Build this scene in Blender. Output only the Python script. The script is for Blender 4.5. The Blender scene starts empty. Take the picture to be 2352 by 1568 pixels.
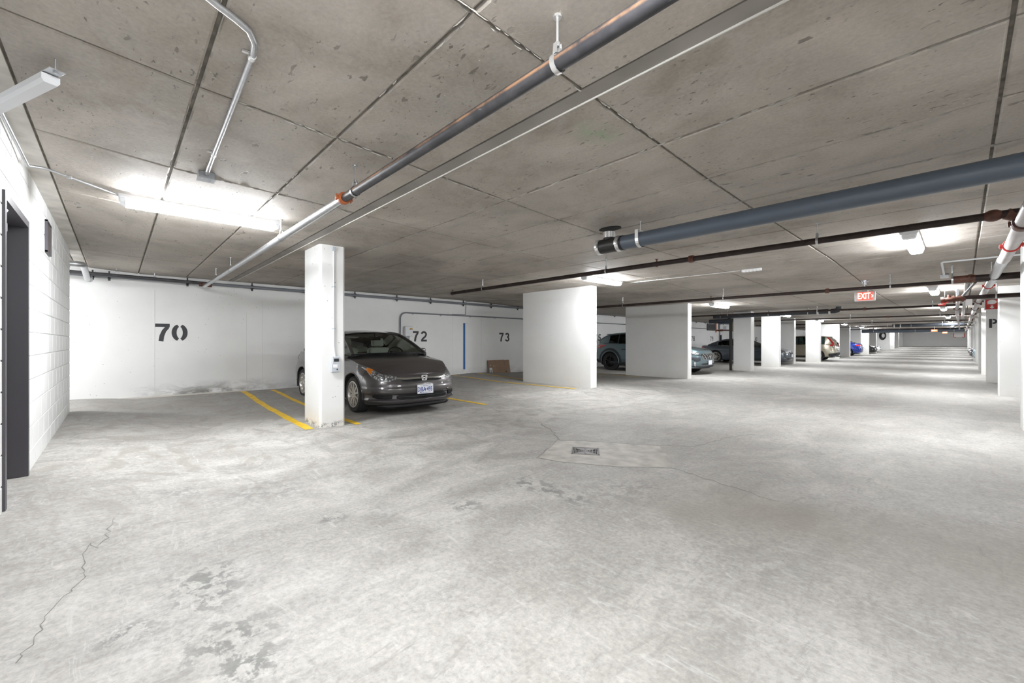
import bpy, bmesh, math, random
import numpy as np
from mathutils import Vector, Matrix
random.seed(7)
C = bpy.context.scene
COL = C.collection
PI = math.pi

# ------------------------------------------------------------------ camera
cam_d = bpy.data.cameras.new('camera'); cam = bpy.data.objects.new('camera', cam_d); COL.objects.link(cam)
cam_d.sensor_width = 36.0; cam_d.lens = 968.0 / 2352.0 * 36.0
cam_d.clip_start = 0.02; cam_d.clip_end = 300
cam.location = (0, 0, 1.22); cam.rotation_euler = (PI / 2, 0, math.radians(46.85))
C.camera = cam
# ------------------------------------------------------------------ world, exposure
w = bpy.data.worlds.new('world'); C.world = w; w.use_nodes = True
w.node_tree.nodes['Background'].inputs[0].default_value = (0.9, 0.95, 1.0, 1)
w.node_tree.nodes['Background'].inputs[1].default_value = 0.02
C.view_settings.view_transform = 'Standard'; C.view_settings.look = 'None'
C.view_settings.exposure = 0.72; C.view_settings.gamma = 1.0
C.view_settings.use_curve_mapping = False
C.cycles.use_adaptive_sampling = True; C.cycles.adaptive_threshold = .04; C.cycles.max_bounces = 6; C.cycles.diffuse_bounces = 4; C.cycles.glossy_bounces = 3; C.cycles.transmission_bounces = 3; C.cycles.transparent_max_bounces = 10
LAMP = 105.0          # radiance of the tube lenses

# ------------------------------------------------------------------ materials
def node(nt, typ, **kw):
    n = nt.nodes.new(typ)
    for k, v in kw.items():
        if k.startswith('i_'): n.inputs[k[2:].replace('_', ' ')].default_value = v
        elif k.startswith('n_'): n.inputs[int(k[2:])].default_value = v
        else: setattr(n, k, v)
    return n
def mat(name, col, rough=.5, metal=0., var=0., vscale=8., bump=0., coat=0., spec=.5, emit=None, es=0., alpha=1., trans=0.):
    m = bpy.data.materials.new(name); m.use_nodes = True; nt = m.node_tree
    b = nt.nodes['Principled BSDF']; L = nt.links
    b.inputs['Base Color'].default_value = (*col, 1); b.inputs['Roughness'].default_value = rough
    b.inputs['Metallic'].default_value = metal; b.inputs['Coat Weight'].default_value = coat
    b.inputs['Coat Roughness'].default_value = .04
    b.inputs['Specular IOR Level'].default_value = spec
    b.inputs['Transmission Weight'].default_value = trans
    if emit: b.inputs['Emission Color'].default_value = (*emit, 1); b.inputs['Emission Strength'].default_value = es
    if var or bump:
        tc = node(nt, 'ShaderNodeTexCoord'); nz = node(nt, 'ShaderNodeTexNoise', i_Scale=vscale, i_Detail=5.)
        L.new(tc.outputs['Object'], nz.inputs['Vector'])
        if var:
            mr = node(nt, 'ShaderNodeMapRange', n_1=.3, n_2=.7, n_3=1 - var, n_4=1 + var)
            L.new(nz.outputs[0], mr.inputs[0])
            mx = node(nt, 'ShaderNodeMix', data_type='RGBA', blend_type='MULTIPLY'); mx.inputs[0].default_value = 1
            mx.inputs[6].default_value = (*col, 1); L.new(mr.outputs[0], mx.inputs[7]); L.new(mx.outputs[2], b.inputs['Base Color'])
        if bump:
            bp = node(nt, 'ShaderNodeBump', i_Strength=bump, i_Distance=.01); L.new(nz.outputs[0], bp.inputs['Height']); L.new(bp.outputs[0], b.inputs['Normal'])
    return m
class NT:
    """little node graph helper over one material"""
    def __init__(s, name, rough=.6):
        s.m = bpy.data.materials.new(name); s.m.use_nodes = True; s.nt = s.m.node_tree; s.b = s.nt.nodes['Principled BSDF']
        s.b.inputs['Roughness'].default_value = rough
        g = node(s.nt, 'ShaderNodeNewGeometry'); s.pos = g.outputs['Position']; s.nrm = g.outputs['Normal']
        sx = node(s.nt, 'ShaderNodeSeparateXYZ'); s.l(s.pos, sx.inputs[0]); s.x, s.y, s.z = sx.outputs
    def l(s, a, b): s.nt.links.new(a, b)
    def scaled(s, v):
        n = node(s.nt, 'ShaderNodeVectorMath', operation='MULTIPLY'); s.l(s.pos, n.inputs[0]); n.inputs[1].default_value = v; return n.outputs[0]
    def noise(s, scale, detail=5., rough=.55, dist=0., vec=None):
        n = node(s.nt, 'ShaderNodeTexNoise', i_Scale=scale, i_Detail=detail, i_Roughness=rough, i_Distortion=dist); s.l(vec or s.pos, n.inputs['Vector']); return n.outputs[0]
    def voro(s, scale, feature='F1', vec=None, rnd=1.):
        n = node(s.nt, 'ShaderNodeTexVoronoi', feature=feature, i_Scale=scale, i_Randomness=rnd); s.l(vec or s.pos, n.inputs['Vector']); return n.outputs[0]
    def mr(s, v, a, b, c=0., d=1.):
        n = node(s.nt, 'ShaderNodeMapRange', n_1=a, n_2=b, n_3=c, n_4=d); s.l(v, n.inputs[0]); return n.outputs[0]
    def math(s, op, a, b):
        n = node(s.nt, 'ShaderNodeMath', operation=op)
        for i, v in enumerate((a, b)):
            if isinstance(v, (int, float)): n.inputs[i].default_value = v
            else: s.l(v, n.inputs[i])
        return n.outputs[0]
    def mix(s, f, a, b, blend='MIX'):
        n = node(s.nt, 'ShaderNodeMix', data_type='RGBA', blend_type=blend)
        for i, v in ((0, f), (6, a), (7, b)):
            if isinstance(v, tuple): n.inputs[i].default_value = (*v, 1)
            elif isinstance(v, (int, float)): n.inputs[i].default_value = v
            else: s.l(v, n.inputs[i])
        return n.outputs[2]
    def blob(s, cx, cy, r, soft=.5):
        n = node(s.nt, 'ShaderNodeVectorMath', operation='DISTANCE'); s.l(s.pos, n.inputs[0]); n.inputs[1].default_value = (cx, cy, 0)
        return s.mr(n.outputs['Value'], r, r * soft, 0, 1)
    def bump(s, h, strength, dist=.01):
        n = node(s.nt, 'ShaderNodeBump', i_Strength=strength, i_Distance=dist); s.l(h, n.inputs['Height']); s.l(n.outputs[0], s.b.inputs['Normal'])
    def color(s, c): s.l(c, s.b.inputs['Base Color'])

def make_floor_mat():
    t = NT('floor_concrete', .62)
    big = t.noise(.35, 4, .6, .8)
    sw = t.noise(1.3, 4, .62, 1.6, t.scaled((1.0, .45, 1)))
    fine = t.noise(38, 4, .7)
    c = t.mix(t.mr(big, .35, .65), (.385, .369, .342), (.525, .510, .482))
    c = t.mix(t.mr(sw, .38, .68), t.mix(.75, c, (.30, .288, .27)), c)
    c = t.mix(t.mr(sw, .58, .78, 0, .3), c, (.55, .54, .525))
    c = t.mix(1., c, t.mix(t.mr(fine, .3, .7), (.78, .78, .78), (1.16, 1.16, 1.16)), 'MULTIPLY')
    med = t.noise(14, 4, .72, .6, t.scaled((1, .6, 1)))
    c = t.mix(1., c, t.mix(t.mr(med, .3, .7), (.88, .875, .865), (1.07, 1.072, 1.075)), 'MULTIPLY')
    rough_ = t.math('MULTIPLY', t.mr(t.noise(26, 4, .75, .8), .40, .62), t.mr(t.noise(1.0, 4, .6, .8), .48, .62))
    c = t.mix(t.math('MULTIPLY', rough_, .4), c, (.60, .59, .575))
    # trowelled scratches
    scr = t.noise(5, 4, .75, 3., t.scaled((1, .25, 1)))
    c = t.mix(t.mr(scr, .56, .70, 0, .5), c, (.245, .236, .222))
    scr2 = t.noise(6, 4, .75, 3.5, t.scaled((.3, 1.1, 1)))
    c = t.mix(t.mr(scr2, .58, .70, 0, .45), c, (.60, .59, .57))
    # worn brownish traffic band
    bandn = t.noise(.9, 4, .6, 1.)
    band = t.math('MULTIPLY', t.mr(t.math('ABSOLUTE', t.math('SUBTRACT', t.math('SUBTRACT', t.y, t.math('MULTIPLY', t.x, .22)), 3.55), 0), .9, .15), t.mr(t.x, -2.2, -1.3))
    c = t.mix(t.math('MULTIPLY', band, t.mr(bandn, .3, .7, .35, .7)), c, (.245, .22, .19))
    stall = t.math('MULTIPLY', t.mr(t.x, -6.3, -7.6), t.mr(bandn, .3, .7, .2, .6))
    c = t.mix(stall, c, (.25, .235, .215))
    sw2 = t.noise(1.5, 4, .6, 2.6, t.scaled((.8, 1.1, 1)))
    c = t.mix(t.math('MULTIPLY', t.mr(sw2, .50, .64, 0, .6), t.mr(t.x, -2.6, -4.6)), c, (.25, .235, .21))
    # oil stains: ragged marks where cars have stood
    rag = t.noise(11, 4, .68, .25)
    for (x, y, r, k) in [(-2.66, .33, .16, .5), (-2.46, .32, .13, .5), (-2.05, .33, .17, .5), (-1.82, .36, .12, .5), (-2.38, .03, .10, .5), (-2.98, 1.08, .09, .55), (-2.55, 2.58, .16, .5), (-2.3, 2.6, .14, .5), (-2.05, 2.6, .12, .45), (-4.2, .35, .16, .35), (-2.53, 1.9, .13, .45), (-1.1, 1.9, .35, .15), (-.8, 2.6, .4, .15), (-1.9, 3.0, .3, .25), (-7.14, 6.08, .22, .7), (-3.9, .9, .3, .25)]:
        b = t.math('MULTIPLY', t.blob(x, y, r * 1.5, .25), t.mr(rag, .49, .56))
        c = t.mix(t.math('MULTIPLY', b, min(1, k * 1.5)), c, (.16, .16, .155))
    spots = t.voro(7.); sp = t.mr(spots, .07, .045)
    c = t.mix(t.math('MULTIPLY', sp, t.mr(t.noise(1.1, 3), .54, .66, 0, .55)), c, (.2, .19, .18))
    t.color(c)
    t.l(t.mr(sw, .3, .7, .58, .78), t.b.inputs['Roughness']); t.b.inputs['Specular IOR Level'].default_value = .35
    t.bump(t.math('ADD', t.math('MULTIPLY', fine, .5), t.math('MULTIPLY', scr, .6)), .25, .006)
    return t.m
def make_ceiling_mat():
    t = NT('ceiling_concrete', .7)
    big = t.noise(.8, 4, .6, .6); mid = t.noise(3.2, 4, .65, 1.); fine = t.noise(45, 4, .65)
    strk = t.noise(2.2, 4, .7, 1., t.scaled((.35, 1.6, 1)))
    c = t.mix(t.mr(big, .38, .62), (.32, .285, .245), (.50, .455, .405))
    c = t.mix(t.mr(mid, .42, .66, 0, .6), c, (.44, .41, .375))
    c = t.mix(t.mr(strk, .55, .75, 0, .5), c, (.295, .265, .235))
    c = t.mix(t.mr(t.noise(1.1, 4, .6, .5), .60, .75, 0, .6), c, (.295, .28, .25))
    c = t.mix(1., c, t.mix(t.mr(fine, .3, .7), (.88, .88, .88), (1.1, 1.1, 1.1)), 'MULTIPLY')
    pn = t.noise(13., 3, .55, .2, t.scaled((.55, 1.35, 1))); pm = t.math('MULTIPLY', t.mr(pn, .655, .69), t.mr(t.noise(1.3, 3, .6), .44, .58))
    c = t.mix(t.math('MULTIPLY', pm, .75), c, (.13, .115, .095))
    pn2 = t.noise(34., 3, .5, .1, t.scaled((.7, 1.2, 1))); pm2 = t.math('MULTIPLY', t.mr(pn2, .66, .70), t.mr(t.noise(1.9, 3, .6), .46, .58))
    c = t.mix(t.math('MULTIPLY', pm2, .8), c, (.11, .10, .08))
    pits3 = t.voro(14., vec=t.scaled((1.1, .9, 1))); pm3 = t.math('MULTIPLY', t.mr(pits3, .07, .045), t.mr(t.noise(1.3, 3), .5, .62))
    c = t.mix(pm3, c, (.66, .62, .57))
    # old green marking spray
    g = t.math('MULTIPLY', t.blob(-1.62, 2.3, 0, .5), 0)
    n = node(t.nt, 'ShaderNodeVectorMath', operation='DISTANCE'); t.l(t.scaled((1, .7, 0)), n.inputs[0]); n.inputs[1].default_value = (-1.66, 2.33 * .7, 0)
    g = t.math('MULTIPLY', t.mr(n.outputs['Value'], .17, .03), t.mr(t.noise(14, 4, .6), .35, .65))
    c = t.mix(t.math('MULTIPLY', g, .6), c, (.26, .40, .22))
    t.color(c)
    h = t.math('ADD', t.math('MULTIPLY', mid, .6), t.math('SUBTRACT', t.math('MULTIPLY', fine, .2), t.math('ADD', pm, pm2)))
    t.bump(h, .35, .008)
    return t.m
def make_paint_mat(name, col, pin=1., dirt=0., grime=0., rough=.42, chips=False):
    t = NT(name, rough)
    n = t.noise(1.6, 4, .6); fine = t.noise(55, 4, .6)
    c = t.mix(t.mr(n, .3, .7), tuple(v * .95 for v in col), col)
    if pin:
        v = t.voro(10.5); pm = t.math('MULTIPLY', t.mr(v, .085, .055), t.mr(t.noise(1.6, 4, .6), .47, .55))
        c = t.mix(t.math('MULTIPLY', pm, .8 * pin), c, (.10, .095, .09))
    if dirt:   # warm splash-back at the foot
        f = t.math('MULTIPLY', t.mr(t.z, .30, .02), t.mr(t.noise(2.5, 4, .7), .35, .65, .1, .8))
        c = t.mix(t.math('MULTIPLY', f, dirt), c, (.56, .49, .36))
        if chips:
            e = t.math('MULTIPLY', t.mr(t.z, .085, .03), t.mr(t.noise(13, 4, .75), .49, .53))
            c = t.mix(t.math('MULTIPLY', e, .8), c, (.13, .125, .12))
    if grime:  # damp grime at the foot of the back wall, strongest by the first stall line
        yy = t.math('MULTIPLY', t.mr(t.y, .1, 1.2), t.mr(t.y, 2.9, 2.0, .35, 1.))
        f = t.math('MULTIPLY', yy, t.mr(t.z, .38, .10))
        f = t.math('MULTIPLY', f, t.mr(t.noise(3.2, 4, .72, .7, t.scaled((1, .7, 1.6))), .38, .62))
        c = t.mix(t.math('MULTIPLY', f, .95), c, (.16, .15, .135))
    t.color(c); t.bump(t.math('ADD', fine, n), .12, .004)
    return t.m
M = {}
M['floor'] = make_floor_mat(); M['ceil'] = make_ceiling_mat()
M['joint'] = mat('joint_dark', (.19, .17, .145), .85, var=.4, vscale=14)
M['strip'] = mat('infill_strip', (.27, .25, .23), .6, var=.15, vscale=3)
M['fin'] = mat('pale_fin', (.62, .60, .56), .7)
M['white'] = make_paint_mat('white_paint', (.80, .80, .79), 1., .55, chips=True); M['whitep'] = make_paint_mat('white_pier_paint', (.80, .80, .79), .7, .35)
M['whiteb'] = make_paint_mat('white_wall_paint', (.82, .82, .81), .8, 0., 1.)
M['cmu'] = make_paint_mat('white_block_paint', (.82, .825, .82), .15, 0.)
M['mortar'] = mat('painted_mortar', (.60, .60, .59), .7)
M['door'] = mat('charcoal_door_paint', (.062, .064, .075), .5, var=.1, vscale=60)
M['frame'] = mat('door_frame_paint', (.075, .07, .08), .45)
M['steel'] = mat('galvanised_steel', (.55, .56, .58), .35, .9, var=.12, vscale=30)
M['darksteel'] = mat('weathered_zinc', (.26, .27, .28), .5, .5); M['bright'] = mat('bright_zinc', (.80, .80, .80), .3, .8)
M['blackpipe'] = None
M['pvc'] = mat('grey_blue_pvc', (.085, .105, .135), .38, var=.06, vscale=4, spec=.5)
M['pvcdark'] = mat('dark_pvc', (.045, .052, .065), .4)
M['rail'] = mat('grey_rail_pipe', (.19, .20, .225), .45)
M['rubber'] = mat('black_rubber', (.018, .017, .016), .45)
M['tyre'] = mat('tyre_rubber', (.022, .022, .023), .8, var=.2, vscale=20)
M['orange'] = mat('orange_coupling', (.42, .11, .03), .5, var=.25, vscale=40)
M['rust'] = mat('rust_brown_fitting', (.105, .038, .024), .5, var=.35, vscale=25)
M['rustpipe'] = mat('dark_brown_pipe', (.034, .023, .021), .5, var=.4, vscale=9, spec=.3)
M['whitepipe'] = mat('pale_pipe_wrap', (.50, .47, .465), .5, var=.12, vscale=3)
M['yellow'] = mat('yellow_line_paint', (.78, .50, .03), .6, var=.18, vscale=9)
M['bluepaint'] = mat('faded_blue_paint', (.38, .45, .54), .7, var=.15, vscale=6)
M['black'] = mat('stencil_black', (.035, .036, .042), .55, var=.2, vscale=30)
M['lens'] = mat('lit_lens', (.9, .9, .9), .4, emit=(.95, .975, 1.0), es=LAMP)
M['tray'] = mat('lamp_tray', (.72, .73, .75), .45)
M['lensend'] = mat('lamp_end_cap', (.80, .81, .83), .4)
M['plastic'] = mat('grey_plastic', (.50, .53, .57), .45)
M['plasticlt'] = mat('pale_plastic', (.74, .75, .77), .45)
M['dark'] = mat('dark_plastic', (.02, .022, .025), .4)
M['card'] = mat('brown_cardboard', (.30, .20, .135), .8, var=.1, vscale=5)
M['label'] = mat('pale_label', (.66, .69, .74), .6)
M['blue'] = mat('blue_board', (.035, .13, .36), .5)
M['red'] = mat('sign_red', (.62, .045, .035), .45)
M['signwhite'] = mat('sign_white', (.85, .84, .84), .45)
M['exitred'] = mat('exit_face_red', (.7, .05, .04), .4, emit=(1., .10, .07), es=.9)
M['exitlet'] = mat('exit_letter_glow', (1., .8, .7), .4, emit=(1., .62, .45), es=1.6)
M['exitfar'] = mat('exit_far_glow', (.9, .2, .06), .4, emit=(1., .18, .03), es=1.3)
M['tan'] = mat('tan_pipe_wrap', (.38, .32, .2), .7)
def black_pipe():
    t = NT('black_steel_pipe', .45)
    n = t.noise(6, 6, .65, .5)
    c = t.mix(t.mr(n, .4, .7), (.035, .035, .04), (.075, .072, .078))
    chk = t.noise(30, 5, .7, 0, t.scaled((.25, 1, 1)))
    c = t.mix(t.mr(chk, .64, .74, 0, .7), c, (.34, .33, .34))
    up = node(t.nt, 'ShaderNodeSeparateXYZ'); t.l(t.nrm, up.inputs[0])      # mill rust along the flank that faces the wall
    side = t.mr(up.outputs[1], -.90, -.985)
    c = t.mix(t.math('MULTIPLY', side, t.math('MULTIPLY', t.mr(n, .35, .6), t.mr(up.outputs[2], -.22, .05))), c, (.36, .20, .11))
    t.color(c); return t.m
M['blackpipe'] = black_pipe()

# ------------------------------------------------------------------ mesh helpers
class MB:
    def __init__(s): s.v = []; s.f = []; s.mi = []
    def add(s, vs, fs, mi=0):
        o = len(s.v); s.v += [tuple(v) for v in vs]; s.f += [tuple(i + o for i in f) for f in fs]; s.mi += [mi] * len(fs); return s
    def box(s, x0, x1, y0, y1, z0, z1, mi=0):
        vs = [(x, y, z) for x in (x0, x1) for y in (y0, y1) for z in (z0, z1)]
        return s.add(vs, [(0, 1, 3, 2), (4, 6, 7, 5), (0, 4, 5, 1), (2, 3, 7, 6), (0, 2, 6, 4), (1, 5, 7, 3)], mi)
    def rbox(s, x0, x1, y0, y1, z0, z1, r=.01, seg=2, rot=None, mi=0):
        bm = bmesh.new(); bmesh.ops.create_cube(bm, size=1)
        for v in bm.verts: v.co = Vector(((v.co.x + .5) * (x1 - x0) + x0, (v.co.y + .5) * (y1 - y0) + y0, (v.co.z + .5) * (z1 - z0) + z0))
        bmesh.ops.bevel(bm, geom=bm.edges[:], offset=r, segments=seg, affect='EDGES', profile=.5)
        if rot is not None:
            c = Vector(((x0 + x1) / 2, (y0 + y1) / 2, (z0 + z1) / 2))
            for v in bm.verts: v.co = rot @ (v.co - c) + c
        bm.verts.index_update()
        s.add([v.co[:] for v in bm.verts], [[v.index for v in f.verts] for f in bm.faces], mi); bm.free(); return s
    def tube(s, pts, r, seg=12, caps=True, mi=0):
        pts = [Vector(p) for p in pts]; n = len(pts); rr = r if isinstance(r, (list, tuple)) else [r] * n
        d0 = (pts[1] - pts[0]).normalized(); up = Vector((0, 0, 1)) if abs(d0.z) < .9 else Vector((1, 0, 0))
        u = d0.cross(up).normalized(); vs = []; fs = []
        for i, p in enumerate(pts):
            a = (pts[i] - pts[i - 1]).normalized() if i else d0
            b = (pts[i + 1] - pts[i]).normalized() if i < n - 1 else a
            t = (a + b); t = t.normalized() if t.length > 1e-6 else a
            u = (u - t * u.dot(t)).normalized(); vv = t.cross(u)
            k = 1 / max(.5, math.sqrt(max(.01, (1 + a.dot(b)) / 2)))
            for j in range(seg):
                an = 2 * PI * j / seg
                vs.append(p + (u * math.cos(an) + vv * math.sin(an)) * rr[i] * (k if 0 < i < n - 1 else 1))
        for i in range(n - 1):
            for j in range(seg):
                fs.append((i * seg + j, i * seg + (j + 1) % seg, (i + 1) * seg + (j + 1) % seg, (i + 1) * seg + j))
        if caps: fs.append(tuple(range(seg))[::-1]); fs.append(tuple((n - 1) * seg + j for j in range(seg)))
        return s.add(vs, fs, mi)
    def lathe(s, prof, origin=(0, 0, 0), axis='z', seg=24, mi=0):
        o = Vector(origin); vs = []; fs = []; n = len(prof)
        for j in range(seg):
            a = 2 * PI * j / seg; c_, s_ = math.cos(a), math.sin(a)
            for (r, h) in prof:
                p = {'z': (r * c_, r * s_, h), 'y': (r * c_, h, r * s_), 'x': (h, r * c_, r * s_)}[axis]
                vs.append(o + Vector(p))
        for j in range(seg):
            for i in range(n - 1):
                a, b = j * n + i, ((j + 1) % seg) * n + i
                fs.append((a, b, b + 1, a + 1))
        return s.add(vs, fs, mi)
    def grid(s, P, mi=0, flip=False):
        n, m = len(P), len(P[0]); vs = [p for row in P for p in row]; fs = []
        for i in range(n - 1):
            for j in range(m - 1):
                f = (i * m + j, (i + 1) * m + j, (i + 1) * m + j + 1, i * m + j + 1); fs.append(f[::-1] if flip else f)
        return s.add(vs, fs, mi)
    def prism(s, poly, z0, z1, mi=0):
        n = len(poly); vs = [(x, y, z0) for x, y in poly] + [(x, y, z1) for x, y in poly]
        fs = [tuple(range(n))[::-1], tuple(range(n, 2 * n))] + [(i, (i + 1) % n, n + (i + 1) % n, n + i) for i in range(n)]
        return s.add(vs, fs, mi)
    def ribbon(s, pts, wd, z=0., th=.001, mi=0):
        """flat ribbon in local xy along a polyline"""
        P = [Vector((p[0], p[1], 0)) for p in pts]; n = len(P); top = []
        for i in range(n):
            a = (P[i] - P[i - 1]).normalized() if i else (P[1] - P[0]).normalized()
            b = (P[i + 1] - P[i]).normalized() if i < n - 1 else a
            t = (a + b).normalized(); nn = Vector((-t.y, t.x, 0)); k = 1 / max(.4, t.dot(a))
            ww = wd[i] if isinstance(wd, (list, tuple)) else wd
            top += [P[i] + nn * ww * .5 * k, P[i] - nn * ww * .5 * k]
        vs = [(v.x, v.y, z + th) for v in top] + [(v.x, v.y, z) for v in top]; fs = []; m = 2 * n
        for i in range(n - 1):
            a = 2 * i; fs += [(a, a + 1, a + 3, a + 2), (a + m + 2, a + m + 3, a + m + 1, a + m), (a, a + 2, a + 2 + m, a + m), (a + 1, a + 1 + m, a + 3 + m, a + 3)]
        fs += [(0, m, m + 1, 1), (m - 2, m - 1, 2 * m - 1, 2 * m - 2)]
        return s.add(vs, fs, mi)
    def xf(s, mtx):
        s.v = [tuple(mtx @ Vector(v)) for v in s.v]; return s
    def mesh(s, name, mats, smooth=None):
        me = bpy.data.meshes.new(name); me.from_pydata(s.v, [], s.f); me.update()
        for m in (mats if isinstance(mats, (list, tuple)) else [mats]): me.materials.append(m)
        if any(s.mi): me.polygons.foreach_set('material_index', s.mi)
        bm = bmesh.new(); bm.from_mesh(me); bmesh.ops.remove_doubles(bm, verts=bm.verts, dist=1e-5); bmesh.ops.delete(bm, geom=[v for v in bm.verts if not v.link_faces], context='VERTS'); bmesh.ops.recalc_face_normals(bm, faces=bm.faces); bm.to_mesh(me); bm.free()
        if smooth is not None:
            me.polygons.foreach_set('use_smooth', [True] * len(me.polygons))
            me.set_sharp_from_angle(angle=math.radians(smooth))
        return me
    def obj(s, name, mats, parent=None, smooth=None):
        return link(name, s.mesh(name, mats, smooth), parent)
def link(name, data, parent=None):
    o = bpy.data.objects.new(name, data); COL.objects.link(o)
    if parent: o.parent = parent
    return o
def tag(o, label, cat, group=None):
    o['label'] = label; o['category'] = cat
    if group: o['group'] = group
    return o
def thing(name, label, cat, loc=(0, 0, 0), rz=0, group=None):
    o = link(name, None); o.location = loc; o.rotation_euler = (0, 0, rz); return tag(o, label, cat, group)
def struct(o): o['kind'] = 'structure'; return o
def stuff(o): o['kind'] = 'stuff'; return o
def lerp(x, xs, ys): return float(np.interp(x, xs, ys))
def smooth01(t): t = min(1, max(0, t)); return t * t * (3 - 2 * t)

# ------------------------------------------------------------------ levels
def zf(x, y):   # floor: falls from the walls to the drain, ramps up at the far end
    z = .12 * smooth01((1.0 - y) / 1.54) * smooth01((-2.5 - x) / 1.6)
    z = max(z, .06 * smooth01((-9.0 - x) / 2.3))
    z += .08 * math.exp(-((y - 8.9) / 1.4) ** 2) * smooth01((-4.5 - x) / 1.5)
    z -= .028 * smooth01(1 - math.hypot((x + 7.4) / 3.2, (y - 3.9) / 3.0))
    if y > 62: z += .50 * (y - 62) / 26
    return z
def zc(y):      # ceiling soffit
    z = lerp(y, [-.6, .3, 8.8, 13.2, 60], [2.655, 2.60, 2.60, 2.46, 2.46])
    if y > 62: z += .52 * (y - 62) / 26
    return z

# ------------------------------------------------------------------ room shell
XB, XR = -11.5, 6.6          # back wall plane, right-hand wall plane
YW, YE, YN = -.54, 88., -5.  # block wall, end wall, rear of the side bay
xs = sorted(set(list(np.arange(XB, -5.6, .4)) + list(np.arange(-5.6, -1.9, .15)) + list(np.arange(-1.8, XR + .3, 1.0)) + [XR + .2, XB - .2])); ys = sorted(set([YN - .2, -2, YW] + list(np.arange(-.45, 1.3, .15)) + list(np.arange(1.4, 12, .4)) + list(np.arange(12, 90, 2.))))
b = MB().grid([[(x, y, zf(x, y)) for y in ys] for x in xs])
DC, DA, DS = (-2.86, 3.80), math.radians(36.5), .152        # floor drain: centre, turn, half size
keepf = []
for f_ in b.f:
    cx_, cy_ = sum(b.v[i][0] for i in f_) / 4, sum(b.v[i][1] for i in f_) / 4
    if not (abs(cx_ - DC[0]) < .24 and abs(cy_ - DC[1]) < .41): keepf.append(f_)
b.f = keepf; b.mi = [0] * len(keepf)
floor = struct(b.obj('floor', M['floor'], smooth=60))
# floor patch around the drain, cracks
poly = [(-3.40, 3.95), (-3.22, 4.12), (-2.9, 4.32), (-2.42, 4.62), (-2.16, 4.30), (-1.92, 3.92), (-2.30, 3.55), (-2.75, 3.30), (-3.02, 3.22), (-3.2, 3.55)]
patch_m = mat('patch_concrete', (.40, .378, .345), .65, var=.25, vscale=6, bump=.3)
bm = bmesh.new(); sq = [(DC[0] + u * math.cos(DA) - v * math.sin(DA), DC[1] + u * math.sin(DA) + v * math.cos(DA)) for u, v in ((-DS, -DS), (DS, -DS), (DS, DS), (-DS, DS))]
for loop in (poly, sq):
    vv = [bm.verts.new((x, y, .003)) for x, y in loop]; lo = [bm.verts.new((x, y, -.03)) for x, y in loop]
    for k in range(len(vv)): k2 = (k + 1) % len(vv); bm.faces.new((vv[k], vv[k2], lo[k2], lo[k]))
bm.edges.ensure_lookup_table()
bmesh.ops.triangle_fill(bm, edges=[e for e in bm.edges if all(abs(v.co.z - .003) < 1e-6 for v in e.verts)], use_beauty=True)
me = bpy.data.meshes.new('patch'); bm.to_mesh(me); bm.free(); me.materials.append(patch_m); link('patch', me, floor)
CRK = mat('crack_grey', (.25, .24, .225), .9)
def crack(pts, wd=.005, jit=.03, sub=9):
    P = []
    for (a, b_) in zip(pts[:-1], pts[1:]):
        n = max(2, int(sub * math.dist(a, b_) / .5))
        for i in range(n):
            t = i / n; P.append((a[0] + (b_[0] - a[0]) * t + random.uniform(-jit, jit), a[1] + (b_[1] - a[1]) * t + random.uniform(-jit, jit)))
    P.append(pts[-1]); mb = MB().ribbon(P, [wd * .6 * random.uniform(.2, 1.2) for _ in P], 0, .0012)
    mb.v = [(x, y, z + zf(x, y) + .0025) for x, y, z in mb.v]
    return mb.obj('crack', CRK, floor)
crack([(-3.75, .0), (-3.35, -.07), (-3.42, -.12), (-3.0, -.13), (-2.81, -.22), (-2.45, -.28)], .005, .018, 14)
crack([(-4.3, 4.6), (-3.9, 4.4), (-3.42, 4.02)], .012, .02)
crack([(-3.42, 3.98), (-3.22, 4.13), (-2.9, 4.33), (-2.42, 4.63)], .010, .012)
crack([(-3.42, 3.98), (-3.2, 3.55), (-3.04, 3.2)], .008, .015)
crack([(-3.04, 3.2), (-2.75, 3.29), (-2.3, 3.54), (-1.9, 3.9)], .007, .015)
crack([(-2.42, 4.63), (-2.1, 4.9), (-2.05, 5.6), (-1.85, 6.1)], .006, .03)
crack([(-1.9, 3.9), (-1.3, 3.75), (-.95, 3.68)], .006, .025)
crack([(-5.3, 5.8), (-5.7, 6.6), (-5.0, 7.4), (-3.9, 8.2)], .006, .04)
crack([(-6.9, 5.3), (-6.4, 6.4), (-5.6, 7.2)], .006, .04)

# walls
def wall_box(name, x0, x1, y0, y1, z0, z1, m): return struct(MB().box(x0, x1, y0, y1, z0, z1).obj(name, m))
wb = wall_box('wall_back', XB - .25, XB, YN - .2, YE + .3, -.05, 3.25, M['whiteb'])
wall_box('wall_right', XR, XR + .2, YN - .2, YE + .3, -.05, 3.25, M['whitep'])
wall_box('wall_end', XB, XR, YE, YE + .2, .3, 3.25, M['whitep'])
wall_box('wall_bay', XB, -3.0, YN - .2, YN, -.05, 2.8, M['whitep'])
# form-tie seams on the back wall
for y_, z1 in [(.57, 2.3), (2.22, 1.9), (2.55, 2.2), (4.4, 2.3), (8.1, 2.2), (9.3, 2.2), (16.0, 2.2)]:
    MB().box(XB, XB + .003, y_, y_ + .006, .1, z1).obj('seam', mat('seam_paint', (.66, .66, .655), .5), wb)
MB().prism([(XB, YW - 4), (XB + .05, YW - 4), (XB + .045, .8), (XB + .03, 2.2), (XB, 2.3)], .0, .085).obj('curb', make_paint_mat('pale_curb', (.66, .64, .60), 0, .5), wb)

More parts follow.
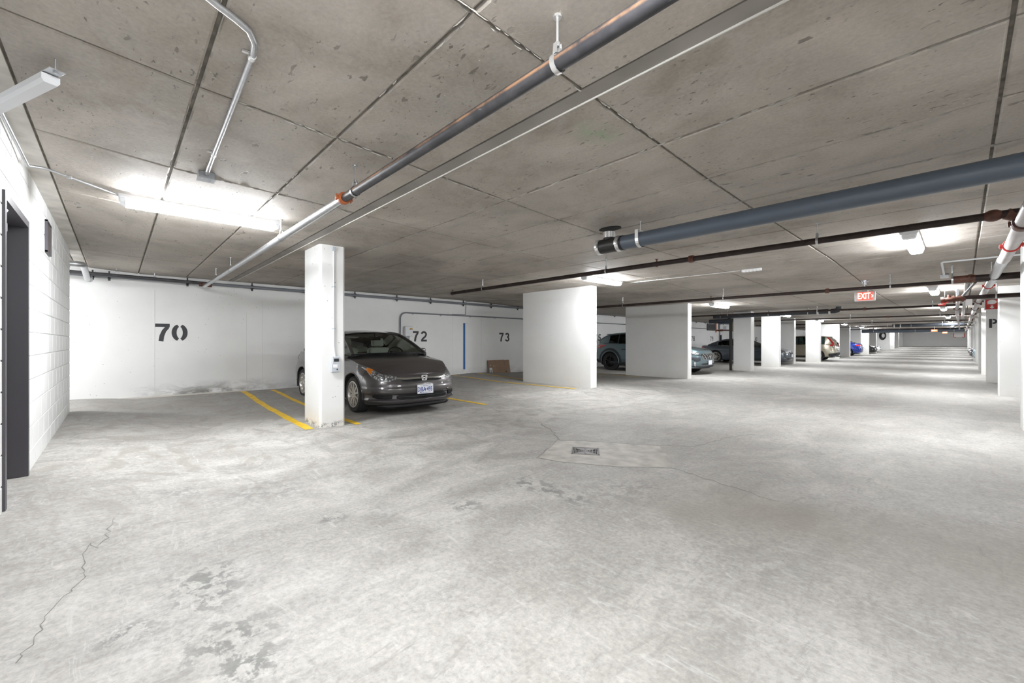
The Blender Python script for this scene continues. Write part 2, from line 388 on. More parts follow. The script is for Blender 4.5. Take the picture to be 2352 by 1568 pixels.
# ceiling: dark backing slab with proud formwork panels
b = MB()
cy = [YN - .2, -.6, .3, 8.8, 13.2, 60, 62, YE + .3]
for y0, y1 in zip(cy[:-1], cy[1:]):
    b.add([(XB - .1, y0, zc(y0) + .018), (XR + .1, y0, zc(y0) + .018), (XR + .1, y1, zc(y1) + .018), (XB - .1, y1, zc(y1) + .018)], [(0, 1, 2, 3)])
    b.add([(XB - .1, y0, zc(y0) + .2), (XR + .1, y0, zc(y0) + .2), (XR + .1, y1, zc(y1) + .2), (XB - .1, y1, zc(y1) + .2)], [(3, 2, 1, 0)])
ceiling = struct(b.obj('ceiling', M['joint']))
Mx = [(XB, 0), (-10.75, -.05), (-9.25, -.06), (-7.42, -.09), (-5.78, -.10), (-4.26, -.11), (-2.81, -.09), (-1.37, -.03), (.15, 0), (1.75, 0), (3.35, 0), (4.95, 0), (XR, 0)]
def mx(j, y): a, k = Mx[j]; return a + k * min(max(y, 0), 4.0)
yl = [YN, -3.4, -1.9, YW - .02, -.41, .32, 1.09, 1.865]; yl2 = [1.98, 2.79, 3.66, 4.5]
while yl2[-1] < 61: yl2.append(yl2[-1] + .775)
GAP = .009
def panel_mb(b, x00, x10, x01, x11, y0, y1, z0, z1, dz):
    g = GAP; zz = [z0 + dz, z0 + dz, z1 + dz, z1 + dz]
    o = [(x00 + g, y0 + g), (x10 - g, y0 + g), (x11 - g, y1 - g), (x01 + g, y1 - g)]
    e = .010; i_ = [(o[0][0] + e, o[0][1] + e), (o[1][0] - e, o[1][1] + e), (o[2][0] - e, o[2][1] - e), (o[3][0] + e, o[3][1] - e)]
    vs = [(p[0], p[1], z) for p, z in zip(i_, zz)] + [(p[0], p[1], z + .006) for p, z in zip(o, zz)] + [(p[0], p[1], z + .02) for p, z in zip(o, zz)]
    b.add(vs, [(0, 1, 2, 3)] + [(k, 4 + k, 4 + (k + 1) % 4, (k + 1) % 4) for k in range(4)] + [(4 + k, 8 + k, 8 + (k + 1) % 4, 4 + (k + 1) % 4) for k in range(4)])
rest = MB()
for seq in (yl, yl2):
    for y0, y1 in zip(seq[:-1], seq[1:]):
        for j in range(len(Mx) - 1):
            a = (mx(j, y0), mx(j + 1, y0), mx(j, y1), mx(j + 1, y1))
            if abs(y0 - (YW - .02)) < .01: continue
            near = y0 > -.7 and y0 < 23 and j <= 8
            bb = MB() if near else rest
            panel_mb(bb, *a, y0, y1, zc(y0), zc(y1), random.uniform(-.002, .002))
            if near: bb.obj('panel', M['ceil'], ceiling)
y0, y1 = yl2[-1], YE
n = int((y1 - y0) / .78)
for k in range(n):
    a, c_ = y0 + (y1 - y0) * k / n, y0 + (y1 - y0) * (k + 1) / n
    for j in range(len(Mx) - 1): panel_mb(rest, Mx[j][0], Mx[j + 1][0], Mx[j][0], Mx[j + 1][0], a, c_, zc(a), zc(c_), 0)
stuff(rest.obj('panel', M['ceil'], ceiling))
MB().box(XB, 3, 1.865, 1.975, 2.603, 2.62).obj('infill_strip', M['strip'], ceiling)
MB().box(XB, 3, 1.970, 1.976, 2.594, 2.61).obj('edge_fin', M['fin'], ceiling)['label'] = 'thin pale concrete fin along the dark infill strip'
MB().add([(XB, YW - .02, 2.652), (3, YW - .02, 2.652), (3, -.415, 2.648), (XB, -.415, 2.648), (XB, -.415, 2.67), (3, -.415, 2.67)], [(0, 1, 2, 3), (3, 2, 5, 4)]).obj('edge_band', mat('smooth_concrete_band', (.60, .57, .525), .6, var=.25, vscale=4.), ceiling)['label'] = 'smooth pale concrete band along the wall head'
# broken mortar fins along the nearest joints
fin = MB()
def fins(p, q, n, w=.010):
    for k in range(n):
        t = random.random(); l = random.uniform(.03, .12); L_ = math.dist(p, q); dx, dy = (q[0] - p[0]) / L_, (q[1] - p[1]) / L_
        s_ = random.choice((-1, 1)) * .011; x, y = p[0] + (q[0] - p[0]) * t - dy * s_, p[1] + (q[1] - p[1]) * t + dx * s_
        z = zc(y); h = random.uniform(.003, .007); ww = .0022
        vs = [(x - dy * ww, y + dx * ww, z + .004), (x + dy * ww, y - dx * ww, z + .004), (x + dx * l + dy * ww, y + dy * l - dx * ww, z + .004), (x + dx * l - dy * ww, y + dy * l + dx * ww, z + .004), (x + dx * l * .3, y + dy * l * .3, z - h), (x + dx * l * .7, y + dy * l * .7, z - h)]
        fin.add(vs, [(0, 1, 4), (1, 2, 5, 4), (2, 3, 5), (3, 0, 4, 5)])
for j in (5, 6, 7): fins((mx(j, .35), .35), (mx(j, 1.8), 1.8), 26); fins((mx(j, 2), 2.), (mx(j, 4.4), 4.4), 30)
for y_ in (.32, 1.09, 2.79, 3.66, 4.5): fins((-6.5, y_), (.3, y_), 70)
stuff(fin.obj('mortar_fin', mat('mortar_crumb', (.38, .36, .325), .8), ceiling))

# block wall on the left, with the door opening
XC, XN = -9.57, 7.0           # free end of the wall, near end
DX0, DX1, DZ = -5.27, -4.24, 2.205
wl = MB(); z0 = -.05
wl.box(XC, DX0, YW - .19, YW - .006, z0, 2.72); wl.box(DX0, DX1, YW - .19, YW - .006, DZ, 2.72); wl.box(DX1, XN, YW - .19, YW - .006, z0, 2.72)
wall_left = struct(wl.obj('wall_left', M['mortar']))
def block_mesh(wd, hh):
    b = MB(); g = .004; d = .006
    b.add([(g, 0, g), (wd - g, 0, g), (wd - g, 0, hh - g), (g, 0, hh - g), (g + .003, d, g + .003), (wd - g - .003, d, g + .003), (wd - g - .003, d, hh - g - .003), (g + .003, d, hh - g - .003)],
          [(4, 5, 6, 7)] + [(k, (k + 1) % 4, 4 + (k + 1) % 4, 4 + k) for k in range(4)])
    return b.mesh('block', M['cmu'])
cache = {}
def place_block(x, z, wd, hh):
    k = (round(wd, 3), round(hh, 3))
    if k not in cache: cache[k] = block_mesh(wd, hh)
    o = link('block', cache[k], wall_left); o.location = (x, YW - .007, z)
BW, BH = .4, .203
row = 0; z = .08
far = MB()
while z < 2.66:
    hh = min(BH, 2.70 - z); off = 0 if row % 2 else BW / 2
    x = XC
    edges = [XC] + [XC + off + BW * k for k in range(1 if off == 0 else 0, 45)]
    edges = sorted(set(round(e, 3) for e in edges if e < -2.9))
    if z < DZ - .02: edges = sorted(set([e for e in edges if not DX0 - .08 < e < DX1 + .08] + [DX0, DX1]))
    for a, c_ in zip(edges[:-1], edges[1:]):
        if z < DZ - .02 and a >= DX0 - .001 and c_ <= DX1 + .001: continue
        place_block(a, z, c_ - a, hh)
    z += BH; row += 1
# wall end cap + returns of the side bay
struct(MB().box(XC + .0, XC + .2, YN, YW - .19, -.05, 2.72).obj('wall_return', M['cmu']))
# door, frame, closer
d1 = struct(thing('door_1', 'charcoal steel door recessed in a dark frame in the white block wall', 'door', (DX0, YW, .11))); del d1['category']
f = MB(); wd = DX1 - DX0; H = DZ - .11
f.box(0, .055, -.19, .012, 0, H); f.box(wd - .055, wd, -.19, .012, 0, H); f.box(.055, wd - .055, -.19, .012, H - .055, H)
f.box(.055, .075, -.19, -.10, 0, H - .055); f.box(wd - .075, wd - .055, -.19, -.10, 0, H - .055); f.box(.075, wd - .075, -.19, -.10, H - .075, H - .055)
f.obj('door_frame', M['frame'], d1)
lf = MB(); lf.box(.06, wd - .06, -.165, -.12, .01, H - .06); leaf = lf.obj('door_leaf', M['door'], d1)
hd = MB(); hd.rbox(wd - .20, wd - .14, -.118, -.10, .88, 1.06, .006); hd.tube([(wd - .17, -.10, .98), (wd - .17, -.06, .98), (wd - .29, -.06, .98)], .010, 8); hd.obj('door_handle', M['steel'], leaf)
cl = MB(); cl.rbox(.40, .70, -.12, -.055, H - .17, H - .10, .008); cl.tube([(.44, -.085, H - .10), (.44, -.085, H - .08), (.74, -.02, H - .075)], .010, 8); cl.obj('door_closer', M['bright'], d1)
hg = MB()
for zz in (.25, 1.05, 1.8): hg.tube([(.066, -.113, zz), (.066, -.113, zz + .11)], .008, 8)
hg.obj('hinge', M['steel'], d1)

# piers and fin walls
def chamfer_poly(x0, x1, y0, y1, c): return [(x0 + c, y0), (x1 - c, y0), (x1, y0 + c), (x1, y1 - c), (x1 - c, y1), (x0 + c, y1), (x0, y1 - c), (x0, y0 + c)]
def pier(name, x0, x1, y0, y1, label, cat='column', z0=None, ch=.018, group=None):
    zb = min(zf(x1, y0), zf(x0, y0)) - .02
    o = MB().prism(chamfer_poly(x0, x1, y0, y1, ch), zb, zc((y0 + y1) / 2) + .015).obj(name, M['white'] if ch > .02 else M['whitep']); o['kind'] = 'structure'; return tag(o, label, cat, group)
pier('column', -6.86, -6.19, 2.085, 2.445, 'white square column with a conduit and small grey meter, beside the dark grey sedan', ch=.03)
pier('fin_wall', -8.62, -6.22, 8.5, 8.74, 'wide white fin wall just left of the teal crossover, nearest of the wide ones', 'wall')
pier('fin_wall', -8.40, -6.09, 13.55, 13.83, 'wide white fin wall between the teal crossover tail and its nose', 'wall')
cols = [(-6.62, -5.93, 19.05, 19.45, 'white column with a black drain stack on its flank'),
        (-6.80, -6.03, 23.28, 23.65, 'brightly lit white column between the coupe body and its nose'),
        (-7.3, -6.2, 26.75, 27.1, 'white column just behind the nose of the dark grey coupe'),
        (-6.38, -5.68, 30.0, 30.4, 'white column in front of the beige crossover side'),
        (-7.6, -6.0, 37.6, 38.0, 'white column just behind the tail of the beige crossover'),
        (-7.4, -6.05, 42.2, 42.6, 'white column just left of the bright blue car'),
        (-7.4, -6.08, 47.6, 48.0, 'white column just right of the bright blue car'),
        (-7.4, -6.1, 52.6, 53.0, 'grey shaded column left of the small black car'),
        (-7.4, -6.1, 57.8, 58.2, 'column between the small black car and the far white car'),
        (-8.0, -6.1, 69.6, 70.0, 'far white column with a dark coiled hose hung on it'),
        (-7.4, -6.1, 75.1, 75.5, 'far white column, third from the end wall on the stall side'),
        (-7.4, -6.1, 80.7, 81.1, 'far white column, second from the end wall on the stall side'),
        (-7.4, -6.1, 87.0, 87.4, 'far white column touching the end wall on the stall side')]
for a, b_, c_, d_, lb in cols: pier('column', a, b_, c_, d_, lb)
rcols = [(.575, 1.3, 9.04, 9.45, 'white column cut by the picture edge, nearest on the driving lane right side'),
         (.565, 1.9, 14.42, 14.72, 'white column half covering the letter P column'),
         (.50, 1.9, 18.9, 19.2, 'greyish column bearing the black letter P and a red sign'),
         (.50, 1.6, 23.25, 23.6, 'white column behind the letter P column'),
         (.50, 1.4, 27.5, 27.9, 'slim white column, second behind the letter P column'),
         (.50, 1.6, 33.5, 33.9, 'white column by the tiny light blue car on the lane right side'),
         (.50, 1.6, 39.5, 39.9, 'far lane-side column before the last three, right of the aisle'),
         (.50, 1.6, 50.5, 50.9, 'far lane-side column beneath the red cornered sign'),
         (.50, 1.6, 62.0, 62.4, 'far lane-side column, second from the end wall, right of the aisle'),
         (.50, 1.6, 76.0, 76.4, 'far lane-side column nearest the end wall, right of the aisle')]
for a, b_, c_, d_, lb in rcols: pier('column', a, b_, c_, d_, lb)

# ------------------------------------------------------------------ yellow stall lines
def stall_line(p, q, wd, label):
    n = 14; v = []
    for i in range(n + 1):
        t = i / n; x = p[0] + (q[0] - p[0]) * t; y = p[1] + (q[1] - p[1]) * t + math.sin(i * 1.7) * .004; h = wd / 2 * (1 + .12 * math.sin(i * 2.3))
        v.append([(x, y - h, zf(x, y) + .003), (x, y + h, zf(x, y) + .003)])
    o = MB().grid(v).obj('stall_line', M['yellow']); o['kind'] = 'thing'; return tag(o, label, 'floor line', 'yellow stall lines')
stall_line((-6.22, 1.96), (-11.42, 2.14), .115, 'yellow stall line passing the near foot of the square column')
stall_line((-6.12, 2.62), (-11.3, 2.72), .09, 'yellow stall line between the square column and the sedan wheels')
stall_line((-6.32, 5.25), (-11.3, 5.3), .10, 'yellow stall line just past the far side of the sedan')
stall_line((-6.45, 8.18), (-11.3, 8.0), .10, 'yellow stall line running along the foot of the first fin wall')
stall_line((-8.4, 8.95), (-11.3, 8.95), .09, 'yellow stall line at the back, by the cardboard')
stall_line((-7.6, 13.2), (-11.3, 13.2), .09, 'yellow stall line beside the teal crossover rear wheel')
bp = MB().grid([[(x, 7.9 + .5 * j, zf(x, 8) + .002) for j in (0, 1)] for x in (-11.2, -10.6)]).obj('blue_mark', M['bluepaint']); tag(bp, 'faded blue paint patch on the floor by the back wall', 'floor mark')

# ------------------------------------------------------------------ drain
dr = thing('floor_drain', 'square iron floor drain with a bow-tie slotted grate', 'drain', (DC[0], DC[1], .001), DA)
f = MB(); S = DS
for x0, x1, y0, y1 in ((-S, S, -S, -S + .014), (-S, S, S - .014, S), (-S, -S + .014, -S, S), (S - .014, S, -S, S)): f.box(x0, x1, y0, y1, -.02, .006)
f.obj('frame', mat('drain_iron_rim', (.16, .15, .142), .6), dr)
MB().box(-S + .001, S - .001, -S + .001, S - .001, -.16, -.15).box(-S + .001, -S + .008, -S, S, -.15, -.015).box(S - .008, S - .001, -S, S, -.15, -.015).box(-S, S, -S + .001, -S + .008, -.15, -.015).box(-S, S, S - .008, S - .001, -.15, -.015).obj('sump', mat('sump_dark', (.008, .008, .008), .9), dr)
g = MB(); iron = mat('drain_iron', (.125, .112, .106), .55, 0., var=.2, vscale=40); I = S - .016; n = 7
for sx in (-1, 1):
    for k in range(n):                       # bars across each fan
        x = sx * (.018 + (I - .018) * (k + .5) / n); g.box(x - .0038, x + .0038, -abs(x) * .92, abs(x) * .92, -.012, .004)
    a, b_ = sx * .01, sx * I                   # rails of the fan
    for s_ in (-1, 1): g.add([(a, s_ * .008, .0045), (b_, s_ * I, .0045), (b_, s_ * (I - .014), .0045), (a, 0, .0045)], [(0, 1, 2, 3)])
    g.box(min(a, b_), max(a, b_), -.006, .006, -.012, .004)
    g.add([(sx * .0, 0, .003), (sx * I, I, .003), (-sx * I, I, .003)], [(0, 1, 2)]) if sx == 1 else g.add([(0, 0, .003), (I, -I, .003), (-I, -I, .003)], [(0, 1, 2)])
g.obj('grate', iron, dr)
bt = MB().lathe([(0, .012), (.009, .012), (.012, .006), (.012, 0)], (0, .09, 0), seg=10).lathe([(0, .012), (.009, .012), (.012, .006), (.012, 0)], (0, -.09, 0), seg=10); bt.obj('bolt', M['darksteel'], dr)

# ------------------------------------------------------------------ lamps
def lamp_protos(Ln):
    h = Ln / 2
    tr = MB(); pr = [(-.085, 0), (-.085, -.028), (-.062, -.036), (.062, -.036), (.085, -.028), (.085, 0)]
    tr.grid([[(x, y, z) for (x, z) in pr] for y in (-h, h)]); tr.add([(x, -h, z) for x, z in pr], [tuple(range(6))]); tr.add([(x, h, z) for x, z in pr], [tuple(range(6))[::-1]])
    ln = MB(); pr = [(-.074, -.030), (-.078, -.045), (-.066, -.085), (-.045, -.098), (.045, -.098), (.066, -.085), (.078, -.045), (.074, -.030)]
    ln.grid([[(x, y, z) for (x, z) in pr] for y in (-h + .05, h - .05)])
    ec = MB()
    for s_ in (-1, 1):
        a, e = s_ * (h - .05), s_ * (h - .012)
        k = [(x * .92, -.03 + (z + .03) * .72) for x, z in pr]
        ec.grid([[(x, a, z) for x, z in pr], [(x, e, z) for x, z in k]]); ec.add([(x, e, z) for x, z in k], [tuple(range(len(k)))])
    clp = MB()
    for s_ in (-1, 1):
        for t in (-.7, 0, .7): clp.box(s_ * .078 - .006, s_ * .078 + .006, t * h - .012, t * h + .012, -.05, -.02)
    return tr.mesh('tray', M['tray']), ln.mesh('lens', M['lens'], 50), ec.mesh('end_cap', M['lens'] if False else M['lensend'], 40), clp.mesh('clip', M['plasticlt'])
LM = lamp_protos(1.36)
def lamp(x, y, label, rz=0, Ln=1.3, z=None):
    zz = (zc(y) if z is None else z) - .003
    t = thing('strip_light', label, 'light', (x, y, zz), rz, 'wraparound strip lights')
    for n_, me in zip(('tray', 'lens', 'end_cap', 'clip'), LM):
        o = link(n_, me, t)
        if n_ == 'clip': stuff(o)
    return t
lamp(-5.42, .69, 'lit strip light over the left stall, nearest and largest in view')
lamp(-5.38, 7.76, 'lit strip light above the end of the first wide fin wall')
lamp(-5.55, 14.75, 'lit strip light above the lane end of the second fin wall')
lamp(-5.5, 22.2, 'lit strip light behind the dark hanging drain pipe over the stalls edge')
names = ['third', 'fourth', 'fifth', 'sixth', 'seventh', 'eighth', 'ninth', 'tenth', 'eleventh']
for k, y_ in enumerate((29.3, 36.6, 44, 51.5, 59, 66.5, 74, 81.5)):
    lamp(-5.55, y_, 'small lit strip light in the stall-side row, %s beyond the second fin wall' % names[k])
lamp(-.45, 7.9, 'lit strip light seen end-on over the lane near the grey drain pipe')
lamp(-.45, 14.1, 'lit strip light seen end-on just behind the exit sign pipe')
for k, y_ in enumerate((21.8, 29.3, 36.8, 44.3, 52, 59.5, 67, 74.5, 82)):
    lamp(-.45, y_, 'small lit strip light over the lane, %s in the lane row' % names[k])
lamp(-.35, .42, 'lit strip light overhead by the camera, above the lane')
lamp(-10.4, -2.4, 'lit strip light in the side bay behind the block wall')
for y_ in (3, 12, 21, 32, 46, 62):  # out-of-view fixtures, added to light the right-hand side
    lamp(4.2, y_, 'unseen strip light added to brighten the bays behind the lane-side columns')

# white channel at the upper left
t = thing('metal_channel', 'white metal channel bolted to the ceiling at the upper left corner', 'fixture', (-3.10, -.24, 2.545), math.atan2(-.26, -.60))
b = MB(); pr = [(-.034, 0), (-.034, -.028), (-.024, -.044), (.024, -.044), (.034, -.028), (.034, 0)]
b.grid([[(x, y, z - x * .0) for y, z in pr] for x in (0, .7)]); b.add([(0, y, z) for y, z in pr], [tuple(range(6))]); b.add([(.7, y, z) for y, z in pr], [tuple(range(6))]); b.obj('body', M['plasticlt'], t)
b = MB(); b.rbox(-.07, .03, -.03, .03, .004, .009, .002); b.tube([(-.05, 0, .0), (-.05, 0, .065)], .005, 8); b.tube([(-.05, 0, -.006), (-.05, 0, .006)], .010, 6); b.obj('bracket', M['steel'], t)

# ------------------------------------------------------------------ pipes
def arc(c, r, a0, a1, u, v, n=8):
    c, u, v = Vector(c), Vector(u), Vector(v)
    return [c + u * r * math.cos(a0 + (a1 - a0) * k / n) + v * r * math.sin(a0 + (a1 - a0) * k / n) for k in range(n + 1)]
def hanger(parent, p, r, ax='x', mt='steel', rod=.006):
    """clevis ring round the pipe at p and a rod up to the soffit"""
    x, y, z = p; top = zc(y); b = MB()
    d = Vector((1, 0, 0)) if ax == 'x' else Vector((0, 1, 0)); e = Vector((0, 1, 0)) if ax == 'x' else Vector((1, 0, 0))
    R = r + .004; n = 14; ring = []
    for k in range(n + 1):
        a = -PI * .5 + PI * 1.2 * (k / n * 2 - 1) * .95
        ring.append(Vector(p) + e * R * math.cos(a) + Vector((0, 0, 1)) * R * math.sin(a))
    apex = Vector(p) + Vector((0, 0, R + .045)); ring = [apex - e * .012] + ring[::-1] + [apex + e * .012] if (ring[0] - apex).dot(e) > 0 else [apex + e * .012] + ring + [apex - e * .012]
    w_ = .012
    b.grid([[q - d * w_, q + d * w_] for q in ring]); b.grid([[q + (q - Vector(p)).normalized() * .003 - d * w_, q + (q - Vector(p)).normalized() * .003 + d * w_] for q in ring])
    b.tube([apex - Vector((0, 0, .012)), (x, y, top)], rod, 6); b.tube([apex - Vector((0, 0, .012)), apex + Vector((0, 0, .006))], rod * 2, 6)
    b.tube([(x, y, top - .012), (x, y, top)], rod * 3, 8)
    return b.obj('hanger', M[mt], parent, smooth=40)
def coupling(parent, p, r, ax='x', mt='orange', wd=.05):
    b = MB(); pr = [(r, -wd / 2), (r + .012, -wd / 2), (r + .016, -wd / 4), (r + .016, wd / 4), (r + .012, wd / 2), (r, wd / 2)]
    b.lathe(pr, p, ax, 18); x, y, z = p
    for s_ in (-1, 1):
        if ax == 'x': b.rbox(x - .014, x + .014, y - .012 + s_ * (r + .022), y + .012 + s_ * (r + .022), z - .016, z + .016, .003); b.tube([(x, y + s_ * (r + .024), z - .028), (x, y + s_ * (r + .024), z + .028)], .005, 6)
        else: b.rbox(x - .012 + s_ * (r + .022), x + .012 + s_ * (r + .022), y - .014, y + .014, z - .016, z + .016, .003); b.tube([(x + s_ * (r + .024), y, z - .028), (x + s_ * (r + .024), y, z + .028)], .005, 6)
    return b.obj('coupling', M[mt], parent, smooth=40)
def pipe(name, pts, r, mt, label, cat='pipe', seg=16, group=None):
    t = thing(name, label, cat, (0, 0, 0), 0, group); MB().tube(pts, r, seg).obj('tube', M[mt], t, smooth=50); return t

# A: black main across the front of the stalls
AY, AZ = 1.36, 2.395
t = pipe('sprinkler_pipe', [(-3.45, AY, AZ), (2.5, AY, AZ)], .034, 'blackpipe', 'black steel sprinkler pipe with rusty flank crossing overhead, nearest pipe in view')
for x in (-1.17, -3.25): hanger(t, (x, AY, AZ), .034, mt='bright' if x > -2 else 'steel')
coupling(t, (-3.47, AY, AZ), .034)
t = pipe('sprinkler_pipe', [(-3.49, AY, AZ), (-11.0, AY, AZ)], .034, 'steel', 'shiny galvanised sprinkler pipe between the orange coupling and the back wall')
for x in (-5.28, -8.2, -9.6): hanger(t, (x, AY, AZ), .034)
# cross main along the back wall
t = pipe('sprinkler_pipe', [(-11.12, -4.5, 2.545), (-11.12, 1.42, 2.47)], .032, 'blackpipe', 'black sprinkler pipe close to the ceiling along the back wall above stall 70')
b = MB().tube([(-11.12, 1.28, 2.44), (-11.12, 1.5, 2.44)], .045, 12).tube([(-11.12, 1.36, 2.44), (-10.96, 1.36, 2.42)], .045, 12); b.obj('fitting', M['rust'], t, smooth=40); hanger(t, (-11.12, -.0, 2.53), .032); hanger(t, (-11.12, .55, 2.49), .032)
# grey rail pipe on the back wall with black clamps
t = pipe('drain_pipe', [(-11.40, -4.6, 2.50), (-11.40, 62, 2.44)], .034, 'rail', 'thin grey plastic pipe clamped along the top of the back wall')
cm = MB().box(-.07, .045, -.022, .022, -.042, .045).box(-.012, .014, -.018, .018, -.085, -.04).box(-.012, .012, -.012, .012, .045, .10).mesh('clamp', M['dark'])
for y_ in (-.34, -.11, 1.11, 2.32, 3.5, 4.78, 6.04, 7.2, 8.47, 9.69, 11, 12.2, 13.5, 14.8, 16, 17.5, 19, 21, 23, 25, 26.6, 28, 29.6, 31, 33, 35, 37):
    o = link('clamp', cm, t); o.location = (-11.42, y_, 2.50 - .06 * (y_ + 4.6) / 66)
# pipe coming round the free end of the block wall
t = pipe('drain_pipe', [(-9.75, -1.2, 2.47), (-9.75, -.50, 2.47)] + arc((-9.85, -.50, 2.47), .10, 0, PI / 2, (1, 0, 0), (0, 1, 0), 6)[1:] + [(-10.9, -.40, 2.40), (-11.1, -.40, 2.39)] + arc((-11.1, -.40, 2.49), .1, -PI / 2, -PI, (0, 0, 1), (1, 0, 0), 2)[:1] + [(-11.34, -.38, 2.38)], .045, 'steel', 'fat grey pipe elbow poking round the free end of the block wall')
b = MB().rbox(-9.80, -9.70, -.62, -.55, 2.41, 2.44, .008); b.obj('orange_clip', M['orange'], t)
# cable run along the wall head
t = pipe('conduit', [(-3.3, YW + .02, 2.64), (-4.2, YW + .02, 2.63), (-4.7, YW + .03, 2.60), (-4.9, YW + .04, 2.57), (-4.96, -.42, 2.59), (-5.2, -.18, 2.59), (-5.42, .08, 2.575)], .010, 'steel', 'thin conduit from the block wall head to the nearest lit strip light', 'conduit', 8)
MB().rbox(-5.105, -5.075, -.305, -.275, 2.578, 2.602, .003).obj('strap', M['steel'], t)

# conduit with a wide bend and its box
cz = 2.578
pts = [(-2.45, .02, cz), (-2.10, .235, cz)] + [(-1.97, .315, cz), (-1.93, .36, cz), (-1.925, .41, cz), (-1.96, .45, cz), (-2.05, .475, cz), (-2.2, .485, cz)] + [(-3.9, .535, cz), (-4.1, .54, cz - .01), (-4.22, .54, cz)]
pts = [(-1.84, .10, cz), (-2.02, .235, cz), (-2.06, .30, cz), (-2.09, .36, cz), (-2.13, .42, cz), (-2.20, .455, cz), (-2.29, .47, cz)] + [(-3.75, .515, cz), (-4.0, .52, cz - .012), (-4.18, .53, cz - .006)]
t = pipe('conduit', pts, .0135, 'steel', 'bent shiny conduit on the near ceiling running to the ceiling box', 'conduit', 12)
b = MB()
for i, (x, y) in enumerate([(-2.32, .471), (-3.72, .514)]): b.tube([(x - .015, y, cz), (x + .015, y, cz)], .0165, 12); b.box(x - .008, x + .008, y - .04, y, cz + .010, cz + .018)
b.obj('strap', M['bright'], t)
t = thing('junction_box', 'small grey metal junction box on the ceiling above the nearest light', 'electrical box', (-4.24, .535, 2.6))
MB().rbox(-.055, .055, -.055, .055, -.052, 0, .006).obj('box', M['darksteel'], t); MB().box(-.06, .06, -.06, .06, -.056, -.052).obj('cover', M['darksteel'], t)
MB().tube([(-.03, .03, -.056), (-.03, .03, -.06)], .005, 6).tube([(.03, -.03, -.056), (.03, -.03, -.06)], .005, 6).obj('screw', M['bright'], t)

# B: big grey blue drain pipe, rubber tee, clamps
BY, BZ, BR = 4.38, 2.39, .082
t = pipe('drain_pipe', [(-2.78, BY, BZ), (2.6, BY, BZ)], BR, 'pvc', 'fat grey-blue plastic drain pipe crossing below the ceiling at right', 'pipe', 28)
b = MB().tube([(-3.09, BY, BZ), (-2.74, BY, BZ)], BR + .006, 28).tube([(-2.94, BY, BZ + .04), (-2.94, BY, BZ + .14)], .062, 20); b.obj('rubber_tee', M['rubber'], t, smooth=50)
b = MB()
for x, wd_ in ((-3.07, .024), (-2.79, .024)):
    b.lathe([(BR + .004, -wd_), (BR + .013, -wd_), (BR + .013, wd_ * .9), (BR + .004, wd_ * .9)], (x, BY, BZ), 'x', 28)
    b.rbox(x - .02, x + .02, BY - BR - .03, BY - BR - .006, BZ - .03, BZ + .02, .004)
b.lathe([(.060, -.035), (.073, -.035), (.073, .035), (.060, .035)], (-2.94, BY, BZ + .125), 'z', 20); b.obj('band_clamp', M['bright'], t, smooth=40)
b = MB(); yb = BY; x = -2.52
ring = [(x, yb - BR - .004, BZ + .10), (x, yb - BR - .004, BZ)] + [(x, yb + (BR + .004) * math.sin(a), BZ - (BR + .004) * math.cos(a)) for a in np.linspace(-PI / 2, PI / 2, 11)][1:-1] + [(x, yb + BR + .004, BZ), (x, yb + BR + .004, BZ + .10)]
b.grid([[(p[0] - .02, p[1], p[2]), (p[0] + .02, p[1], p[2])] for p in ring]); b.grid([[(p[0] - .02, p[1] + (p[1] - yb) * .03, p[2] - (.004 if p[2] < BZ else 0)), (p[0] + .02, p[1] + (p[1] - yb) * .03, p[2] - (.004 if p[2] < BZ else 0))] for p in ring])
b.box(x - .02, x + .02, yb - BR, yb + BR, BZ + .092, BZ + .098); b.tube([(x, yb, BZ + .09), (x, yb, zc(yb))], .005, 8); b.tube([(x, yb, zc(yb) - .01), (x, yb, zc(yb))], .014, 8)
b.obj('hanger', M['bright'], t)
MB().prism([(-2.94 + .145 * math.cos(a), BY + .02 + .10 * math.sin(a)) for a in np.linspace(0, 2 * PI, 24, endpoint=False)], 2.594, 2.603).obj('sleeve_hole', mat('hole_dark', (.008, .008, .008), .9), ceiling)

# C and the further cross lines
def cross(y, z, x0, x1, r, label, hang=(), coup=(), mt='rustpipe', heads=()):
    t = pipe('sprinkler_pipe', [(x0, y, z), (x1, y, z)], r, mt, label, seg=14)
    for x in hang: hanger(t, (x, y, z), r, mt='steel' if mt != 'rustpipe' else 'steel', rod=.005)
    for x in coup: coupling(t, (x, y, z), r, mt='rust', wd=.07)
    for x in heads:
        MB().tube([(x, y, z), (x, y, z + .07)], .012, 8).tube([(x, y, z + .07), (x, y, z + .075)], .028, 10).tube([(x, y, z), (x, y, z - .045)], .018, 10).obj('sprinkler_head', M['rust'], t)
    return t
t = cross(5.95, 2.39, -8.5, .36, .036, 'dark brown sprinkler pipe ending in mid air left of the first fin wall', (-7.3, -4.05, -1.15), (-2.62,), heads=(-3.15, -8.45))
MB().lathe([(.0, -.06), (.036, -.055), (.052, -.025), (.056, 0), (.052, .025), (.036, .055), (0, .06)], (.20, 5.95, 2.39), 'x', 18).tube([(.28, 5.95, 2.39), (.39, 5.98, 2.34)], .05, 14).obj('fitting', M['rust'], t, smooth=60)
cross(11.0, 2.295, -8.8, .40, .034, 'dark brown sprinkler pipe passing in front of the exit sign', (-4.05, -6.9, -.95), (-1.95,), heads=(-4.35,))
MBv = [(18.1, 2.30), (24.6, 2.30), (31.5, 2.30), (39, 2.28), (47, 2.26), (56, 2.26), (66, 2.32)]
lab = ['just behind the exit sign pipe', 'third beyond the exit sign pipe', 'fourth beyond the exit sign pipe', 'fifth beyond the exit sign pipe', 'sixth beyond the exit sign pipe', 'seventh beyond the exit sign pipe', 'furthest of all down the lane']
